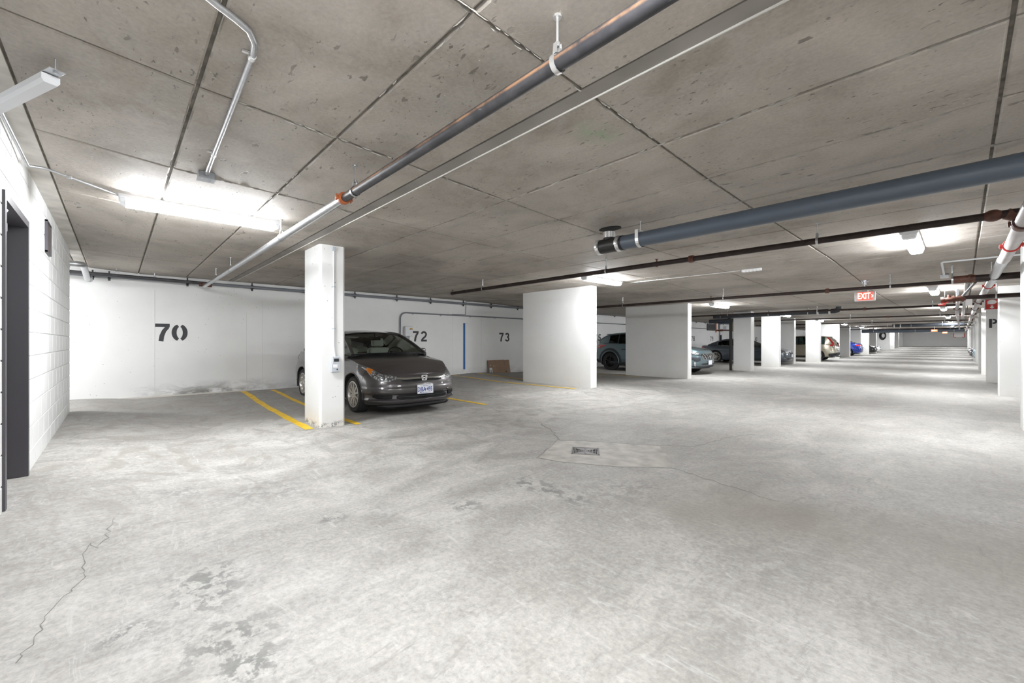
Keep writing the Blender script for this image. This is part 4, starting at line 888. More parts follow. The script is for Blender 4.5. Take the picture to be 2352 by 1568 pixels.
class Car:
    def __init__(s, S):
        s.S = S
        P, s.len = cr(S['plan'], S.get('n', 250)); s.P = P; s.s = np.linspace(0, s.len, len(P))
        T = np.gradient(P, axis=0); T /= np.linalg.norm(T, axis=1)[:, None]
        s.N = np.c_[T[:, 1], -T[:, 0]]                 # outward normal for the half with y > 0
        if s.N[len(P) // 2][1] < 0: s.N = -s.N
        s.wf = np.interp(P[:, 0], [-S.get('fb', .75), -.18], [0, 1]); s.wr = np.interp(P[:, 0], [-S['L'] + .15, -S['L'] + .6], [1, 0])
    def top(s, x): return lerp(-x, [-a for a, _ in s.S['top']], [b for _, b in s.S['top']])
    def bot(s, x): return lerp(-x, [-a for a, _ in s.S['bot']], [b for _, b in s.S['bot']])
    def inset(s, i_s, z):
        """inward offset of the wall at arc length s, height z"""
        S = s.S; wf = np.interp(i_s, s.s, s.wf); wr = np.interp(i_s, s.s, s.wr)
        f = lambda k: np.interp(z, [a for a, _ in S[k]], [b for _, b in S[k]])
        side = f('pside'); return wf * f('pfront') + wr * f('prear') + (1 - wf - wr) * side
    def W(s, a, z, off=0., side=1):
        x, y = np.interp(a, s.s, s.P[:, 0]), np.interp(a, s.s, s.P[:, 1]); nx, ny = np.interp(a, s.s, s.N[:, 0]), np.interp(a, s.s, s.N[:, 1])
        d = s.inset(a, z) - off; x2, y2 = x - nx * d, y - ny * d
        return (x2, side * max(0, y2), z)
    def strip(s, sa, zl, zh, off=.006, side=1, n=14, m=5, skirt=True):
        """patch on the wall: arc positions sa, lower and upper heights there; side 0 = mirrored across the centre line"""
        b = MB(); rows = []
        A = np.linspace(sa[0], sa[-1], n)
        if side == 0:
            A = np.r_[-A[::-1][:-1] if sa[0] == 0 else -A[::-1], A]
        for a in A:
            lo, hi = np.interp(abs(a), sa, zl), np.interp(abs(a), sa, zh); sd = side if side else (1 if a >= 0 else -1)
            rows.append([s.W(abs(a), lo + (hi - lo) * k / m, off if 0 < k < m or not skirt else -.004, sd) if skirt else s.W(abs(a), lo + (hi - lo) * k / m, off, sd) for k in range(m + 1)])
        return b.grid(rows, flip=False)
    def build(s, name, label, loc, rz, floor_z=0.):
        S = s.S; t = thing(name, label, 'car', (loc[0], loc[1], floor_z), rz); s.t = t
        body = S['paint']; xw1, xw2, R = S['xf'], S['xr'], S['R']; AR = R + .055
        # lower body wall with wheel arches
        nz = S.get('nz', 36); b = MB()
        for side in (1, -1):
            V = []; n = len(s.P)
            for i in range(n):
                zb, zt = s.bot(s.P[i][0]), s.top(s.P[i][0]); V.append([s.W(s.s[i], zb + (zt - zb) * k / nz, 0, side) for k in range(nz + 1)])
            V = np.array(V); ctr = [(xw1, R), (xw2, R)]
            inside = np.zeros(V.shape[:2], bool)
            for cx, cz in ctr:
                d = np.hypot(V[:, :, 0] - cx, V[:, :, 2] - cz); m = (d < AR) & (np.abs(V[:, :, 1]) > .45); inside |= m
            keep = np.zeros((n - 1, nz), bool)
            for i in range(n - 1):
                for k in range(nz):
                    q = inside[i:i + 2, k:k + 2]; keep[i, k] = q.sum() < 3
            for cx, cz in ctr:              # snap the ragged rim to the arch circle
                d = np.hypot(V[:, :, 0] - cx, V[:, :, 2] - cz); m = inside & (d < AR)
                dd = np.maximum(d, 1e-4)
                for i, k in zip(*np.where(m)):
                    V[i, k, 0] = cx + (V[i, k, 0] - cx) * AR / dd[i, k]; V[i, k, 2] = cz + (V[i, k, 2] - cz) * AR / dd[i, k]
            fs = []
            for i in range(n - 1):
                for k in range(nz):
                    if keep[i, k]:
                        f = (i * (nz + 1) + k, (i + 1) * (nz + 1) + k, (i + 1) * (nz + 1) + k + 1, i * (nz + 1) + k + 1); fs.append(f)
            b.add(V.reshape(-1, 3), fs)
        # top edge array
        E = np.array([s.W(a, s.top(x), 0, 1) for a, x in zip(s.s, s.P[:, 0])])
        xc, xd = S['cowl'], S['deck']
        hood = MB(); rows = []
        for e in E[E[:, 0] > xc]:
            zc_ = lerp(-e[0], [-a for a, _ in S['hood']], [z for _, z in S['hood']]); zc_ = max(zc_, e[2])
            rows.append([(e[0], e[1] * k / 9, e[2] + (zc_ - e[2]) * (1 - abs(k / 9) ** 2.4)) for k in range(-9, 10)])
        hood.grid(rows); s.hood_rows = rows
        if xd is not None:
            rows = []
            for e in E[E[:, 0] < xd]:
                zc_ = lerp(-e[0], [-a for a, _ in S['trunk']], [z for _, z in S['trunk']]); zc_ = max(zc_, e[2])
                rows.append([(e[0], e[1] * k / 9, e[2] + (zc_ - e[2]) * (1 - abs(k / 9) ** 2.4)) for k in range(-9, 10)])
            tk = MB().grid(rows); tk.obj('trunk_lid', body, t, smooth=35)
        # shoulder strip up to the belt
        mid = E[(E[:, 0] <= xc + .05) & (E[:, 0] >= (xd if xd is not None else S['gc0'][0]) - .05)]
        for side in (1, -1):
            b.grid([[(e[0], side * e[1], e[2]), (e[0], side * (e[1] - .03), e[2] + .022), (e[0], side * (e[1] - .055), e[2] + .03), (e[0], side * (e[1] - .10), e[2] - .05)] for e in mid])
        for cx in (xw1, xw2):
            for side in (1, -1):
                lip = []
                for a_ in np.linspace(-.16, PI + .16, 30):
                    x_, z_ = cx + AR * math.cos(a_), R + AR * math.sin(a_); si = np.interp(-x_, -s.P[:, 0], s.s); z_ = max(z_, s.bot(x_)); lip.append(s.W(si, z_, -.004, side))
                b.tube(lip, S.get('lip', .014), 6)
        b.obj('body', body, t, smooth=35); hood.obj('hood', body, t, smooth=35)
        # dark underside and cabin tub
        ub = MB(); fl = .17 + S.get('lift', 0); pl = [(p[0], p[1] * .90) for p in s.P[::6]]; ub.prism([(x * .92 - .13, y) for x, y in pl] + [(x * .92 - .13, -y) for x, y in pl[::-1]], fl, fl + .05)
        for cx in (xw1, xw2):
            for side in (1, -1):
                n = 14; arc_ = [(cx + AR * math.cos(a), R + AR * math.sin(a)) for a in np.linspace(-.25, PI + .25, n)]
                ub.grid([[(x, side * .50, z), (x, side * (S['W'] / 2 - .018), z)] for x, z in arc_]); ub.add([(x, side * .50, z) for x, z in arc_], [tuple(range(n))])
        ub.obj('underbody', M['cabin'], t)
        yb = lambda x: np.interp(-x, -E[:, 0], E[:, 1]) - .06
        zb = lambda x: np.interp(-x, -E[:, 0], E[:, 2]) + .028
        tub = MB(); xs_ = np.linspace(S['ga0'][0] + .25, S['gc0'][0] + .02, 14)
        tub.grid([[(x, y_ * (yb(x) - .03), .62 + S.get('lift', 0)) for y_ in (-1, 1)] for x in xs_])
        for side in (1, -1): tub.grid([[(x, side * (yb(x) - .035), .62), (x, side * (yb(x) - .035), zb(x) - .01)] for x in xs_])
        tub.obj('cabin_tub', M['cabin'], t)
        # greenhouse side outline
        (xa0, za0), (xa1, za1), (xc1, zc1), (xc0, zc0) = S['ga0'], S['ga1'], S['gc1'], S['gc0']; yr = S['yrail']; roofpts = [(xa1, za1)] + S['rail'] + [(xc1, zc1)]
        outline = [(xa0, za0)] + S.get('apts', []) + roofpts + S.get('cpts', []) + [(xc0, zc0)]
        zt = lambda x: lerp(-x, [-a for a, _ in outline], [z for _, z in outline])
        H = max(z for _, z in outline)
        def side_pt(x, z, side, off=0.): f = min(1, max(0, (z - zb(x)) / (H - zb(x)))); return (x, side * (yb(x) + (yr - yb(x)) * f ** 1.15 + off), z)
        xg0, xg1 = xa0 - .10, S['xglass_end']; gl = car_glass(S.get('tint', (.62, .74, .68))); gs = car_glass(S.get('sidetint', S.get('tint', (.62, .74, .68))))
        for side in (1, -1):
            sg = MB().grid([[side_pt(x, zb(x) + (max(zt(x) - .03, zb(x) + .002) - zb(x)) * k / 5, side, -.006) for k in range(6)] for x in np.linspace(xg0, xg1, 24)]); sg.obj('side_window', gs, t, smooth=60)
            cp = MB().grid([[side_pt(x, zb(x) + (max(zt(x), zb(x)) - zb(x)) * k / 6, side) for k in range(7)] for x in np.linspace(xg1, xc0, 14)]); cp.obj('rear_pillar', body, t, smooth=50)
            rail = [side_pt(x, z, side) for x, z in cr(outline, 40)[0]]
            MB().tube([(p[0], p[1] - side * .012, p[2] - .006) for p in rail], S.get('railr', .034), 8).obj('roof_rail', body, t, smooth=60)
            bp_ = MB(); x = S['bpillar']
            bp_.grid([[side_pt(x + dx, zb(x) + (zt(x) - zb(x)) * k / 6, side, .004) for dx in (-.045, .045)] for k in range(7)])
            if S.get('bpillar2'): x = S['bpillar2']; bp_.grid([[side_pt(x + dx, zb(x) + (zt(x) - zb(x)) * k / 6, side, .004) for dx in (-.03, .03)] for k in range(7)])
            bp_.obj('door_pillar', M['trim'], t)
            bl = [side_pt(x, zb(x) + .008, side, .006) for x in np.linspace(xa0, xg1, 24)]
            bl += [side_pt(xg1, zb(xg1) + (zt(xg1) - zb(xg1)) * k / 6, side, .006) for k in range(1, 6)] + [side_pt(x, zt(x) - .035, side, .010) for x in np.linspace(xg1, xa1, 16)]
            MB().tube(bl, .010, 6).obj('window_trim', M['chrome'] if S.get('chrometrim') else M['trim'], t, smooth=60)
        def bowed(v0, v1, cx0, cx1, dz0, dz1, side_line, n=10):
            rows = []
            for v in np.linspace(0, 1, n):
                sx, sy, sz = side_line(v); bx = cx0 + (cx1 - cx0) * v; dz = dz0 + (dz1 - dz0) * v
                rows.append([(sx + bx * (1 - u * u), sy * u, sz + dz * (1 - u * u)) for u in np.linspace(-1, 1, 17)])
            return rows
        A_ = [(xa0, za0)] + S.get('apts', []) + [(xa1, za1)]; Ac, _ = cr(A_, 12) if len(A_) > 2 else (np.linspace(A_[0], A_[1], 12), 0)
        def aline(v): x, z = [np.interp(v, np.linspace(0, 1, 12), Ac[:, k]) for k in (0, 1)]; p = side_pt(x, z, 1); return p[0], p[1] - .03, p[2]
        C_ = [(xc1, zc1)] + S.get('cpts', []) + [(xc0, zc0)]; Cc, _ = cr(C_, 12) if len(C_) > 2 else (np.linspace(C_[0], C_[1], 12), 0)
        def cline(v): x, z = [np.interp(v, np.linspace(0, 1, 12), Cc[:, k]) for k in (0, 1)]; p = side_pt(x, z, 1); return p[0], p[1] - .03, p[2]
        wr_ = bowed(0, 1, S['bow0'], S['bow1'], .015, S['crown'], aline); MB().grid(wr_).obj('windshield', gl, t, smooth=60)
        rr_ = bowed(0, 1, -S['rbow1'], -S['rbow0'], S['crown'], .01, cline); MB().grid(rr_).obj('rear_window', car_glass(S.get('reartint', S.get('tint', (.62, .74, .68)))), t, smooth=60)
        band = MB()   # dark frit and seal round the windscreen
        band.grid([[tuple(Vector(wr_[-1][k]) + Vector((.004, 0, .003))) for k in range(17)], [tuple(Vector(wr_[-2][k]) * .35 + Vector(wr_[-1][k]) * .65 + Vector((.004, 0, .003))) for k in range(17)]])
        band.tube([tuple(Vector(p) + Vector((.0, 0, .002))) for p in wr_[0]], .016, 6); band.tube([tuple(Vector(r_[0]) + Vector((.004, -.0, .004))) for r_ in wr_], .014, 6); band.tube([tuple(Vector(r_[-1]) + Vector((.004, .0, .004))) for r_ in wr_], .014, 6)
        band.obj('windshield_seal', M['trim'], t)
        wp = MB()
        for y0_, y1_ in ((-.50, .05), (.0, .58)):
            k0, k1 = int((y0_ / .75 + 1) * 8), int((y1_ / .75 + 1) * 8)
            pts = [Vector(wr_[0][k]) + Vector((.03, 0, .016)) for k in range(k0, k1 + 1)]
            wp.tube(pts, .009, 6)
        wp.obj('wiper', M['trim'], t)
        rail_c, _ = cr(roofpts, 14); rows = []
        for i, (x, z) in enumerate(rail_c):
            p = side_pt(x, z, 1); u = i / 13; bx = S['bow1'] * (1 - smooth01(u / .5)) - S['rbow1'] * smooth01((u - .5) / .5)
            rows.append([(x + bx * (1 - q * q), (p[1] - .02) * q, z + S['crown'] * (1 - q * q)) for q in np.linspace(-1, 1, 17)])
        MB().grid(rows).obj('roof', body, t, smooth=50)
        rows2 = [[(x, y * .97, z - .03) for x, y, z in r_] for r_ in rows]; MB().grid(rows2).obj('headliner', M['cabinlight'], t)
        # cabin
        xd0 = xa0 + .15; dz = zb(xa0) + .0
        ds = MB().grid([[(xd0 + .1 - .62 * k / 5, y_ * (yb(xa0) - .05), dz - .03 + .035 * math.sin(PI * k / 5) - (.18 if k == 5 else 0)) for y_ in np.linspace(-1, 1, 9)] for k in range(6)])
        dy = .36; ds.rbox(xd0 - .50, xd0 - .18, dy - .20, dy + .20, dz - .06, dz + .075, .04, 3); ds.obj('dashboard', M['trim'], t, smooth=40)
        sw_ = MB(); cx, cz = xd0 - .62, dz + .0; tilt = .45
        sw_.tube([(cx - .17 * math.sin(a) * math.sin(tilt), dy + .18 * math.cos(a), cz + .18 * math.sin(a) * math.cos(tilt)) for a in np.linspace(0, 2 * PI, 21)], .015, 6, False); sw_.rbox(cx - .03, cx + .03, dy - .06, dy + .06, cz - .07, cz + .05, .02); sw_.obj('steering_wheel', M['trim'], t, smooth=50)
        zs = .60 + S.get('lift', 0)
        for y_ in (-.36, .36):
            st = MB().rbox(xa1 - .50, xa1 - .34, y_ - .24, y_ + .24, zs - .1, zs + .50, .06, 3, Matrix.Rotation(-.22, 3, 'Y')); so = st.obj('seat', M['seat'], t, smooth=60)
            MB().rbox(xa1 - .58, xa1 - .47, y_ - .135, y_ + .135, zs + .51, zs + .70, .045, 3, Matrix.Rotation(-.15, 3, 'Y')).obj('headrest', M['seat'], so, smooth=60)
        rs = MB().rbox(xc1 + .0, xc1 + .2, -.60, .60, zs - .1, zs + .36, .06, 3, Matrix.Rotation(-.3, 3, 'Y')); ro = rs.obj('rear_seat', M['seat'], t, smooth=60)
        for y_ in (-.36, .36): MB().rbox(xc1 - .06, xc1 + .04, y_ - .13, y_ + .13, zs + .37, zs + .50, .04, 2).obj('headrest', M['seat'], ro, smooth=60)
        MB().rbox(xa1 + .10, xa1 + .14, -.12, .12, za1 - .11, za1 - .04, .015).tube([(xa1 + .12, 0, za1 - .05), (xa1 + .10, 0, za1 + .03)], .012, 6).obj('inner_mirror', M['trim'], t)
        # outer mirrors
        for side in (1, -1):
            x = xa0 - .44; y_ = side * (yb(x) + .02); z = zb(x) - .02
            mo = MB().rbox(x - .07, x + .07, min(y_ + side * .05, y_ + side * .23), max(y_ + side * .05, y_ + side * .23), z + .0, z + .13, .035, 3); mo.tube([(x, y_ - side * .03, z - .02), (x, y_ + side * .10, z + .03)], .022, 8); mo.obj('side_mirror', body, t, smooth=50)
        # wheels
        wm = s.wheel_meshes()
        for cx in (xw1, xw2):
            for side in (1, -1):
                o = link('wheel', wm[0], t); o.location = (cx, side * (S['W'] / 2 - .03), R); o.rotation_euler = (0, random.uniform(0, 1), 0 if side == 1 else PI)
                link('rim', wm[1], o)
        return t
    def wheel_meshes(s):
        key = (s.S['R'], s.S['spokes'])
        R = s.S['R']; wd_ = .20; rr = s.S['rim']
        ty = MB().lathe([(rr, 0), (rr + .02, .004), (R - .03, .002), (R - .008, -.02), (R, -.05), (R, -wd_ + .05), (R - .01, -wd_ + .01), (rr, -wd_)], axis='y', seg=36)
        ri = MB().lathe([(rr + .004, -.008), (rr + .004, .002), (rr - .012, .004), (rr - .022, -.012), (rr - .03, -.09), (rr - .035, -.18), (0, -.16)], axis='y', seg=36)
        n, style = s.S['spokes']
        def spoke(a, w0, w1, r0, r1, y0=-.012, y1=-.012):
            ca, sa = math.cos(a), math.sin(a)
            def P(r, w_, y): return (r * ca - w_ * sa, y, r * sa + w_ * ca)
            vs = [P(r0, -w0, y0), P(r0, w0, y0), P(r1, w1, y1), P(r1, -w1, y1), P(r0, -w0 * 1.2, y0 - .04), P(r0, w0 * 1.2, y0 - .04), P(r1, w1 * 1.2, y1 - .04), P(r1, -w1 * 1.2, y1 - .04)]
            ri.add(vs, [(0, 1, 2, 3), (0, 4, 5, 1), (1, 5, 6, 2), (2, 6, 7, 3), (3, 7, 4, 0)])
        for k in range(n):
            a = 2 * PI * k / n
            if style == 'double':
                for d in (-.13, .13): spoke(a + d, .017, .019, .045, rr - .012)
            elif style == 'mesh':
                spoke(a, .012, .012, .04, rr * .62); ax = a
                for d in (-.22, .22):
                    p0 = Vector((rr * .6 * math.cos(a), 0, rr * .6 * math.sin(a))); p1 = Vector(((rr - .01) * math.cos(a + d), 0, (rr - .01) * math.sin(a + d))); ri.tube([p0 + Vector((0, -.02, 0)), p1 + Vector((0, -.02, 0))], .011, 4)
            else: spoke(a, .019, .017, .04, rr - .012)
        ri.lathe([(0, -.002), (.030, -.002), (.034, -.01), (.065, -.014), (.07, -.05)], axis='y', seg=20)
        for k in range(5): ri.tube([(.05 * math.cos(2 * PI * k / 5 + .3), -.02, .05 * math.sin(2 * PI * k / 5 + .3)), (.05 * math.cos(2 * PI * k / 5 + .3), -.008, .05 * math.sin(2 * PI * k / 5 + .3))], .008, 6)
        back = [len(ri.mi)]; ri.lathe([(rr - .024, -.055), (0, -.055)], axis='y', seg=24, mi=1)  # near-black disc: the shade in the gaps between the spokes, put into colour
        return ty.mesh('wheel', M['tyre'], 40), ri.mesh('rim', [M[s.S.get('rimmat', 'alloy')], M['void']], 30)
    def part(s, nm, mt, sa, zl, zh, off=.006, side=1, parent=None, **k):
        return s.strip(sa, zl, zh, off, side, **k).obj(nm, M[mt] if isinstance(mt, str) else mt, parent or s.t, smooth=40)

def plate(car, x, z, side_rot, parent, txt=None, tilt=.0):
    b = MB().rbox(-.004, .004, -.152, .152, -.076, .076, .002); mtx = Matrix.Translation((x, 0, z)) @ Matrix.Rotation(tilt, 4, 'Y'); b.xf(mtx); p = b.obj('license_plate', M['plate'], parent)
    if txt:
        F = Matrix(((0, 0, 1, .0055), (1, 0, 0, 0), (0, 1, 0, 0), (0, 0, 0, 1)))
        text_mesh('plate_lettering', txt[0], .106, 'plateblue', p, mtx @ F @ Matrix.Translation((-.074, -.006, 0)), .0005, .0014, xs_=.68)
        text_mesh('plate_lettering', txt[1], .106, 'plateblue', p, mtx @ F @ Matrix.Translation((.080, -.006, 0)), .0005, .0014, xs_=.68)
        text_mesh('plate_lettering', 'ONTARIO', .026, 'plateblue', p, mtx @ F @ Matrix.Translation((0, .053, 0)), .0004)
        text_mesh('plate_lettering', 'YOURS TO DISCOVER', .017, 'plateblue', p, mtx @ F @ Matrix.Translation((0, -.062, 0)), .0004)
        b = MB().prism([(-.008, -.012), (.008, -.012), (.011, .010), (.004, .002), (0, .012), (-.004, .002), (-.011, .010)], 0, .001); b.xf(mtx @ F @ Matrix.Translation((.004, .0, 0))); b.obj('crown', M['plateblue'], p)
        b = MB()
        for y_ in (-.085, .085):
            for z_ in (-.06, .06): b.tube([(y_, z_, 0), (y_, z_, .003)], .0055, 8)
        b.xf(mtx @ F); b.obj('bolt', M['trim'], p)
    return p

# --- dark grey sedan in stall 71
SEDAN = dict(L=4.5, W=1.76, R=.318, rim=.222, spokes=(10, 'single'), xf=-.93, xr=-3.60, paint=paint('brown_grey_metallic', (.085, .078, .080), .6),
    plan=[(0, 0), (-.012, .22), (-.05, .44), (-.125, .62), (-.26, .76), (-.46, .845), (-.9, .878), (-2.2, .880), (-3.5, .875), (-4.02, .855), (-4.28, .79), (-4.41, .66), (-4.47, .45), (-4.495, .2), (-4.5, 0)],
    top=[(0, .665), (-.06, .672), (-.13, .685), (-.26, .72), (-.46, .78), (-.7, .84), (-1.0, .895), (-1.4, .94), (-2.2, .965), (-3.2, .985), (-3.8, 1.0), (-4.5, 1.0)],
    bot=[(0, .20), (-.3, .185), (-.55, .18), (-1.3, .20), (-3.2, .20), (-4.2, .25), (-4.5, .28)],
    pfront=[(.18, .08), (.225, .02), (.245, .0), (.262, .0), (.29, .03), (.345, .034), (.375, .006), (.40, 0), (.455, 0), (.475, .016), (.52, .022), (.57, .042), (.62, .07), (.66, .10), (.70, .145), (.75, .20), (.9, .27)],
    pside=[(.18, .075), (.26, .04), (.40, .012), (.55, .0), (.66, .004), (.72, .016), (.80, .022), (.88, .045), (.95, .075), (1.02, .10)],
    prear=[(.25, .06), (.35, .01), (.55, .0), (.68, .015), (.8, .05), (.95, .09), (1.0, .12)],
    cowl=-1.30, deck=-3.82, hood=[(0, .665), (-.13, .70), (-.3, .78), (-.6, .885), (-.9, .955), (-1.15, .995), (-1.35, 1.01)], trunk=[(-3.8, 1.04), (-4.1, 1.06), (-4.3, 1.05), (-4.5, 1.0)],
    ga0=(-1.20, .985), apts=[(-1.60, 1.195)], ga1=(-2.02, 1.36), rail=[(-2.35, 1.405), (-2.7, 1.415), (-3.05, 1.39)], gc1=(-3.32, 1.325), cpts=[(-3.62, 1.19)], gc0=(-3.98, 1.04), yrail=.60, xglass_end=-3.52, bpillar=-2.42,
    bow0=.22, bow1=.10, rbow0=.16, rbow1=.06, crown=.05, tint=(.90, .98, .93), reartint=(.93, .98, .95))
c = Car(SEDAN); t = c.build('sedan', 'dark brown-grey four-door sedan parked nose-out behind the square column', (-6.34, 3.88), 0, -.028)
t.scale = (1.02, 1.02, 1.02)
SEDAN_T = t
for sd in (1, -1):
    hl = c.part('headlight', 'headlamp', [.47, .60, .80, 1.0, 1.24], [.60, .560, .575, .655, .790], [.655, .676, .702, .752, .806], .012, sd, n=18)
    c.part('marker_lens', 'amber', [1.0, 1.06, 1.13], [.655, .695, .735], [.763, .776, .792], .014, sd, hl, n=8)
    c.part('fog_cover', 'void', [.56, .62, .80, .90], [.285, .275, .285, .31], [.36, .375, .365, .345], .014, sd)
    fc = c.part('fog_bezel', SEDAN['paint'], [.50, .62, .80, .96], [.375, .385, .378, .355], [.40, .418, .412, .385], .020, sd)
    for z_ in (.305, .335): c.part('fog_slat', 'cladding', [.59, .86], [z_, z_], [z_ + .012, z_ + .012], .022, sd, n=6, m=2)
c.part('grille', 'trim', [0, .34, .47], [.530, .542, .60], [.645, .64, .655], .003, 0, n=10)
c.part('chrome_bar', mat('smoked_chrome', (.62, .62, .61), .16, .95), [0, .12, .34, .485], [.592, .592, .585, .60], [.634, .634, .634, .644], .034, 0, n=12)
for z_ in (.555, .585): c.part('grille_slat', 'cladding', [0, .40], [z_, z_ + .012], [z_ + .014, z_ + .024], .018, 0, n=8, m=2)
c.part('intake_opening', 'void', [0, .42, .49], [.255, .262, .285], [.362, .352, .328], .014, 0, n=10)
c.part('intake_bar', 'cladding', [0, .46], [.300, .306], [.322, .324], .028, 0, n=10, m=3)
c.part('bumper_lip', SEDAN['paint'], [0, .5, .8, 1.0], [.225, .225, .23, .25], [.258, .262, .272, .275], .020, 0, n=16)
c.part('air_dam', 'trim', [0, .6, .86], [.125, .12, .14], [.215, .21, .20], -.03, 0, n=14)
plate(c, .018, .425, 0, t, ('DJBA', '495'), -.03)
# emblem: chrome rounded frame with an upright H
em = MB(); px = -.055; F = Matrix(((0, 0, 1, px + .03), (1, 0, 0, 0), (0, 1, 0, .612), (0, 0, 0, 1)))
em.ribbon([(-.044, .040), (.044, .040), (.054, .030), (.044, -.030), (.034, -.040), (-.034, -.040), (-.044, -.030), (-.054, .030), (-.044, .040)], .010, 0, .012)
em.ribbon([(-.032, .040), (-.024, -.038)], .016, 0, .012); em.ribbon([(.032, .040), (.024, -.038)], .016, 0, .012); em.ribbon([(-.03, -.002), (.03, -.002)], .016, 0, .012); em.xf(F)
em.obj('emblem', M['chrome'], t)
eb = MB().prism([(-.046, .036), (.046, .036), (.036, -.036), (-.036, -.036)], -.004, .006); eb.xf(F); eb.obj('emblem_back', M['trim'], t)
for sd in (1, -1):
    c.part('tail_light', 'taillight', [c.len - 1.05, c.len - .62], [.80, .74], [.95, .93], .006, sd, n=10)
# fender to bumper seam
for sd in (1, -1):
    MB().tube([c.W(1.155, z_, .001, sd) for z_ in np.linspace(.60, .77, 7)], .003, 4).obj('seam', M['trim'], t)

# --- teal crossover in stall 75, nose out, seen past both ends of the second fin wall
CROSS = dict(L=4.62, W=1.82, R=.385, rim=.225, spokes=(5, 'single'), rimmat='alloyblack', xf=-.95, xr=-3.72, lift=.06, n=170, nz=26, lip=.03, paint=paint('teal_grey_metallic', (.115, .165, .185), .5),
    plan=[(0, 0), (-.01, .3), (-.05, .55), (-.14, .72), (-.30, .83), (-.55, .885), (-1.0, .905), (-2.3, .91), (-3.6, .90), (-4.2, .875), (-4.42, .82), (-4.54, .70), (-4.60, .5), (-4.62, .25), (-4.62, 0)],
    top=[(0, .86), (-.1, .88), (-.3, .93), (-.6, .98), (-1.0, 1.01), (-1.5, 1.03), (-2.5, 1.06), (-3.6, 1.12), (-4.3, 1.13), (-4.62, 1.12)],
    bot=[(0, .27), (-.4, .25), (-1.3, .26), (-3.2, .26), (-4.2, .30), (-4.62, .36)],
    pfront=[(.24, .10), (.32, .03), (.42, .0), (.55, .0), (.68, .01), (.80, .05), (.88, .11), (.95, .18), (1.1, .26)],
    pside=[(.25, .05), (.34, .015), (.50, .0), (.68, .0), (.82, .012), (.95, .035), (1.05, .06), (1.15, .09)],
    prear=[(.30, .10), (.42, .03), (.55, .0), (.72, .02), (.85, .05), (1.0, .08), (1.15, .14)],
    cowl=-1.35, deck=None, hood=[(0, .86), (-.15, .90), (-.4, .97), (-.8, 1.03), (-1.2, 1.07), (-1.4, 1.08)],
    ga0=(-1.25, 1.06), ga1=(-1.95, 1.48), rail=[(-2.4, 1.555), (-2.9, 1.57), (-3.4, 1.55)], gc1=(-3.86, 1.50), cpts=[(-4.22, 1.36)], gc0=(-4.50, 1.13), yrail=.60, xglass_end=-3.85, bpillar=-2.55, bpillar2=-3.4,
    bow0=.18, bow1=.09, rbow0=.10, rbow1=.10, crown=.04, tint=(.30, .36, .36), sidetint=(.08, .10, .10), reartint=(.06, .07, .07))
c = Car(CROSS); t = c.build('crossover', 'teal-grey crossover with black wheels parked nose-out behind the second fin wall', (-6.36, 15.95), 0, 0.)
for sd in (1, -1):
    for cx in (CROSS['xf'], CROSS['xr']):
        pass
    c.part('tail_light', 'taillight', [c.len - 1.36, c.len - 1.05, c.len - .55], [1.03, .94, .94], [1.08, 1.09, 1.09], .014, sd, n=10)
    c.part('tail_lens', 'headlamp', [c.len - 1.05, c.len - .86], [.97, .97], [1.01, 1.02], .020, sd, n=4)
    c.part('headlight', 'headlamp', [.62, .75, .95, 1.15], [.74, .735, .77, .85], [.82, .84, .875, .91], .010, sd, n=12)
    c.part('light_housing', 'trim', [.58, .75, .98, 1.2], [.715, .71, .75, .85], [.74, .735, .77, .86], .012, sd, n=12)
    c.part('fog_housing', 'cladding', [.62, .75, .95], [.52, .46, .56], [.66, .66, .68], .008, sd, n=8)
    x_, y_, z_ = c.W(.80, .40, .01, sd); MB().lathe([(.0, .02), (.05, .022), (.075, .018), (.085, .0)], (x_ - .02, y_, z_), 'x', 16).obj('fog_lamp', M['chrome'], t, smooth=40)
    a0 = .9
    c.part('rocker_cladding', 'cladding', [1.7, 2.2, c.len - 2.0, c.len - 1.6], [.26, .26, .26, .26], [.38, .40, .40, .38], .012, sd, n=24)
    c.part('rear_cladding', 'cladding', [c.len - 1.0, c.len - .5, c.len], [.31, .34, .37], [.48, .50, .50], .012, sd, n=12)
    arch = MB()      # dark cladding round the wheel openings
    for cx in (CROSS['xf'], CROSS['xr']):
        rows = []
        for a in np.linspace(-.05, PI + .05, 24):
            rr_ = []
            for q in (-.02, .07, .15):
                RR = CROSS['R'] + .05 + q; x_, z_ = cx + RR * math.cos(a), max(.27, CROSS['R'] + RR * math.sin(a)); si = np.interp(-x_, -c.P[:, 0], c.s); rr_.append(c.W(si, z_, .012 if q < .1 else -.004, sd))
            rows.append(rr_)
        arch.grid(rows)
    stuff(arch.obj('arch_cladding', M['cladding'], t, smooth=60)) if False else arch.obj('arch_cladding', M['cladding'], t, smooth=60)
    MB().rbox(-3.0, -2.0, sd * .62 - .02, sd * .62 + .02, 1.545, 1.585, .01).obj('roof_bar', M['trim'], t)
    x_, y_, z_ = c.W(np.interp(3.05, -c.P[:, 0], c.s), .90, .015, sd); MB().rbox(x_ - .10, x_ + .10, min(y_, y_ + sd * .03), max(y_, y_ + sd * .03), z_ - .012, z_ + .018, .008).obj('door_handle', M['trim'], t)
c.part('grille', 'trim', [0, .38, .56], [.54, .55, .62], [.80, .80, .78], .004, 0, n=10)
gm = MB()
for k in range(6):
    a = -.46 + k * .184
    for d in (-.09, .09): gm.tube([c.W(abs(a), .57, .02, 1 if a >= 0 else -1), c.W(abs(a + d), .675, .025, 1 if a + d >= 0 else -1), c.W(abs(a), .78, .02, 1 if a >= 0 else -1)], .010, 5)
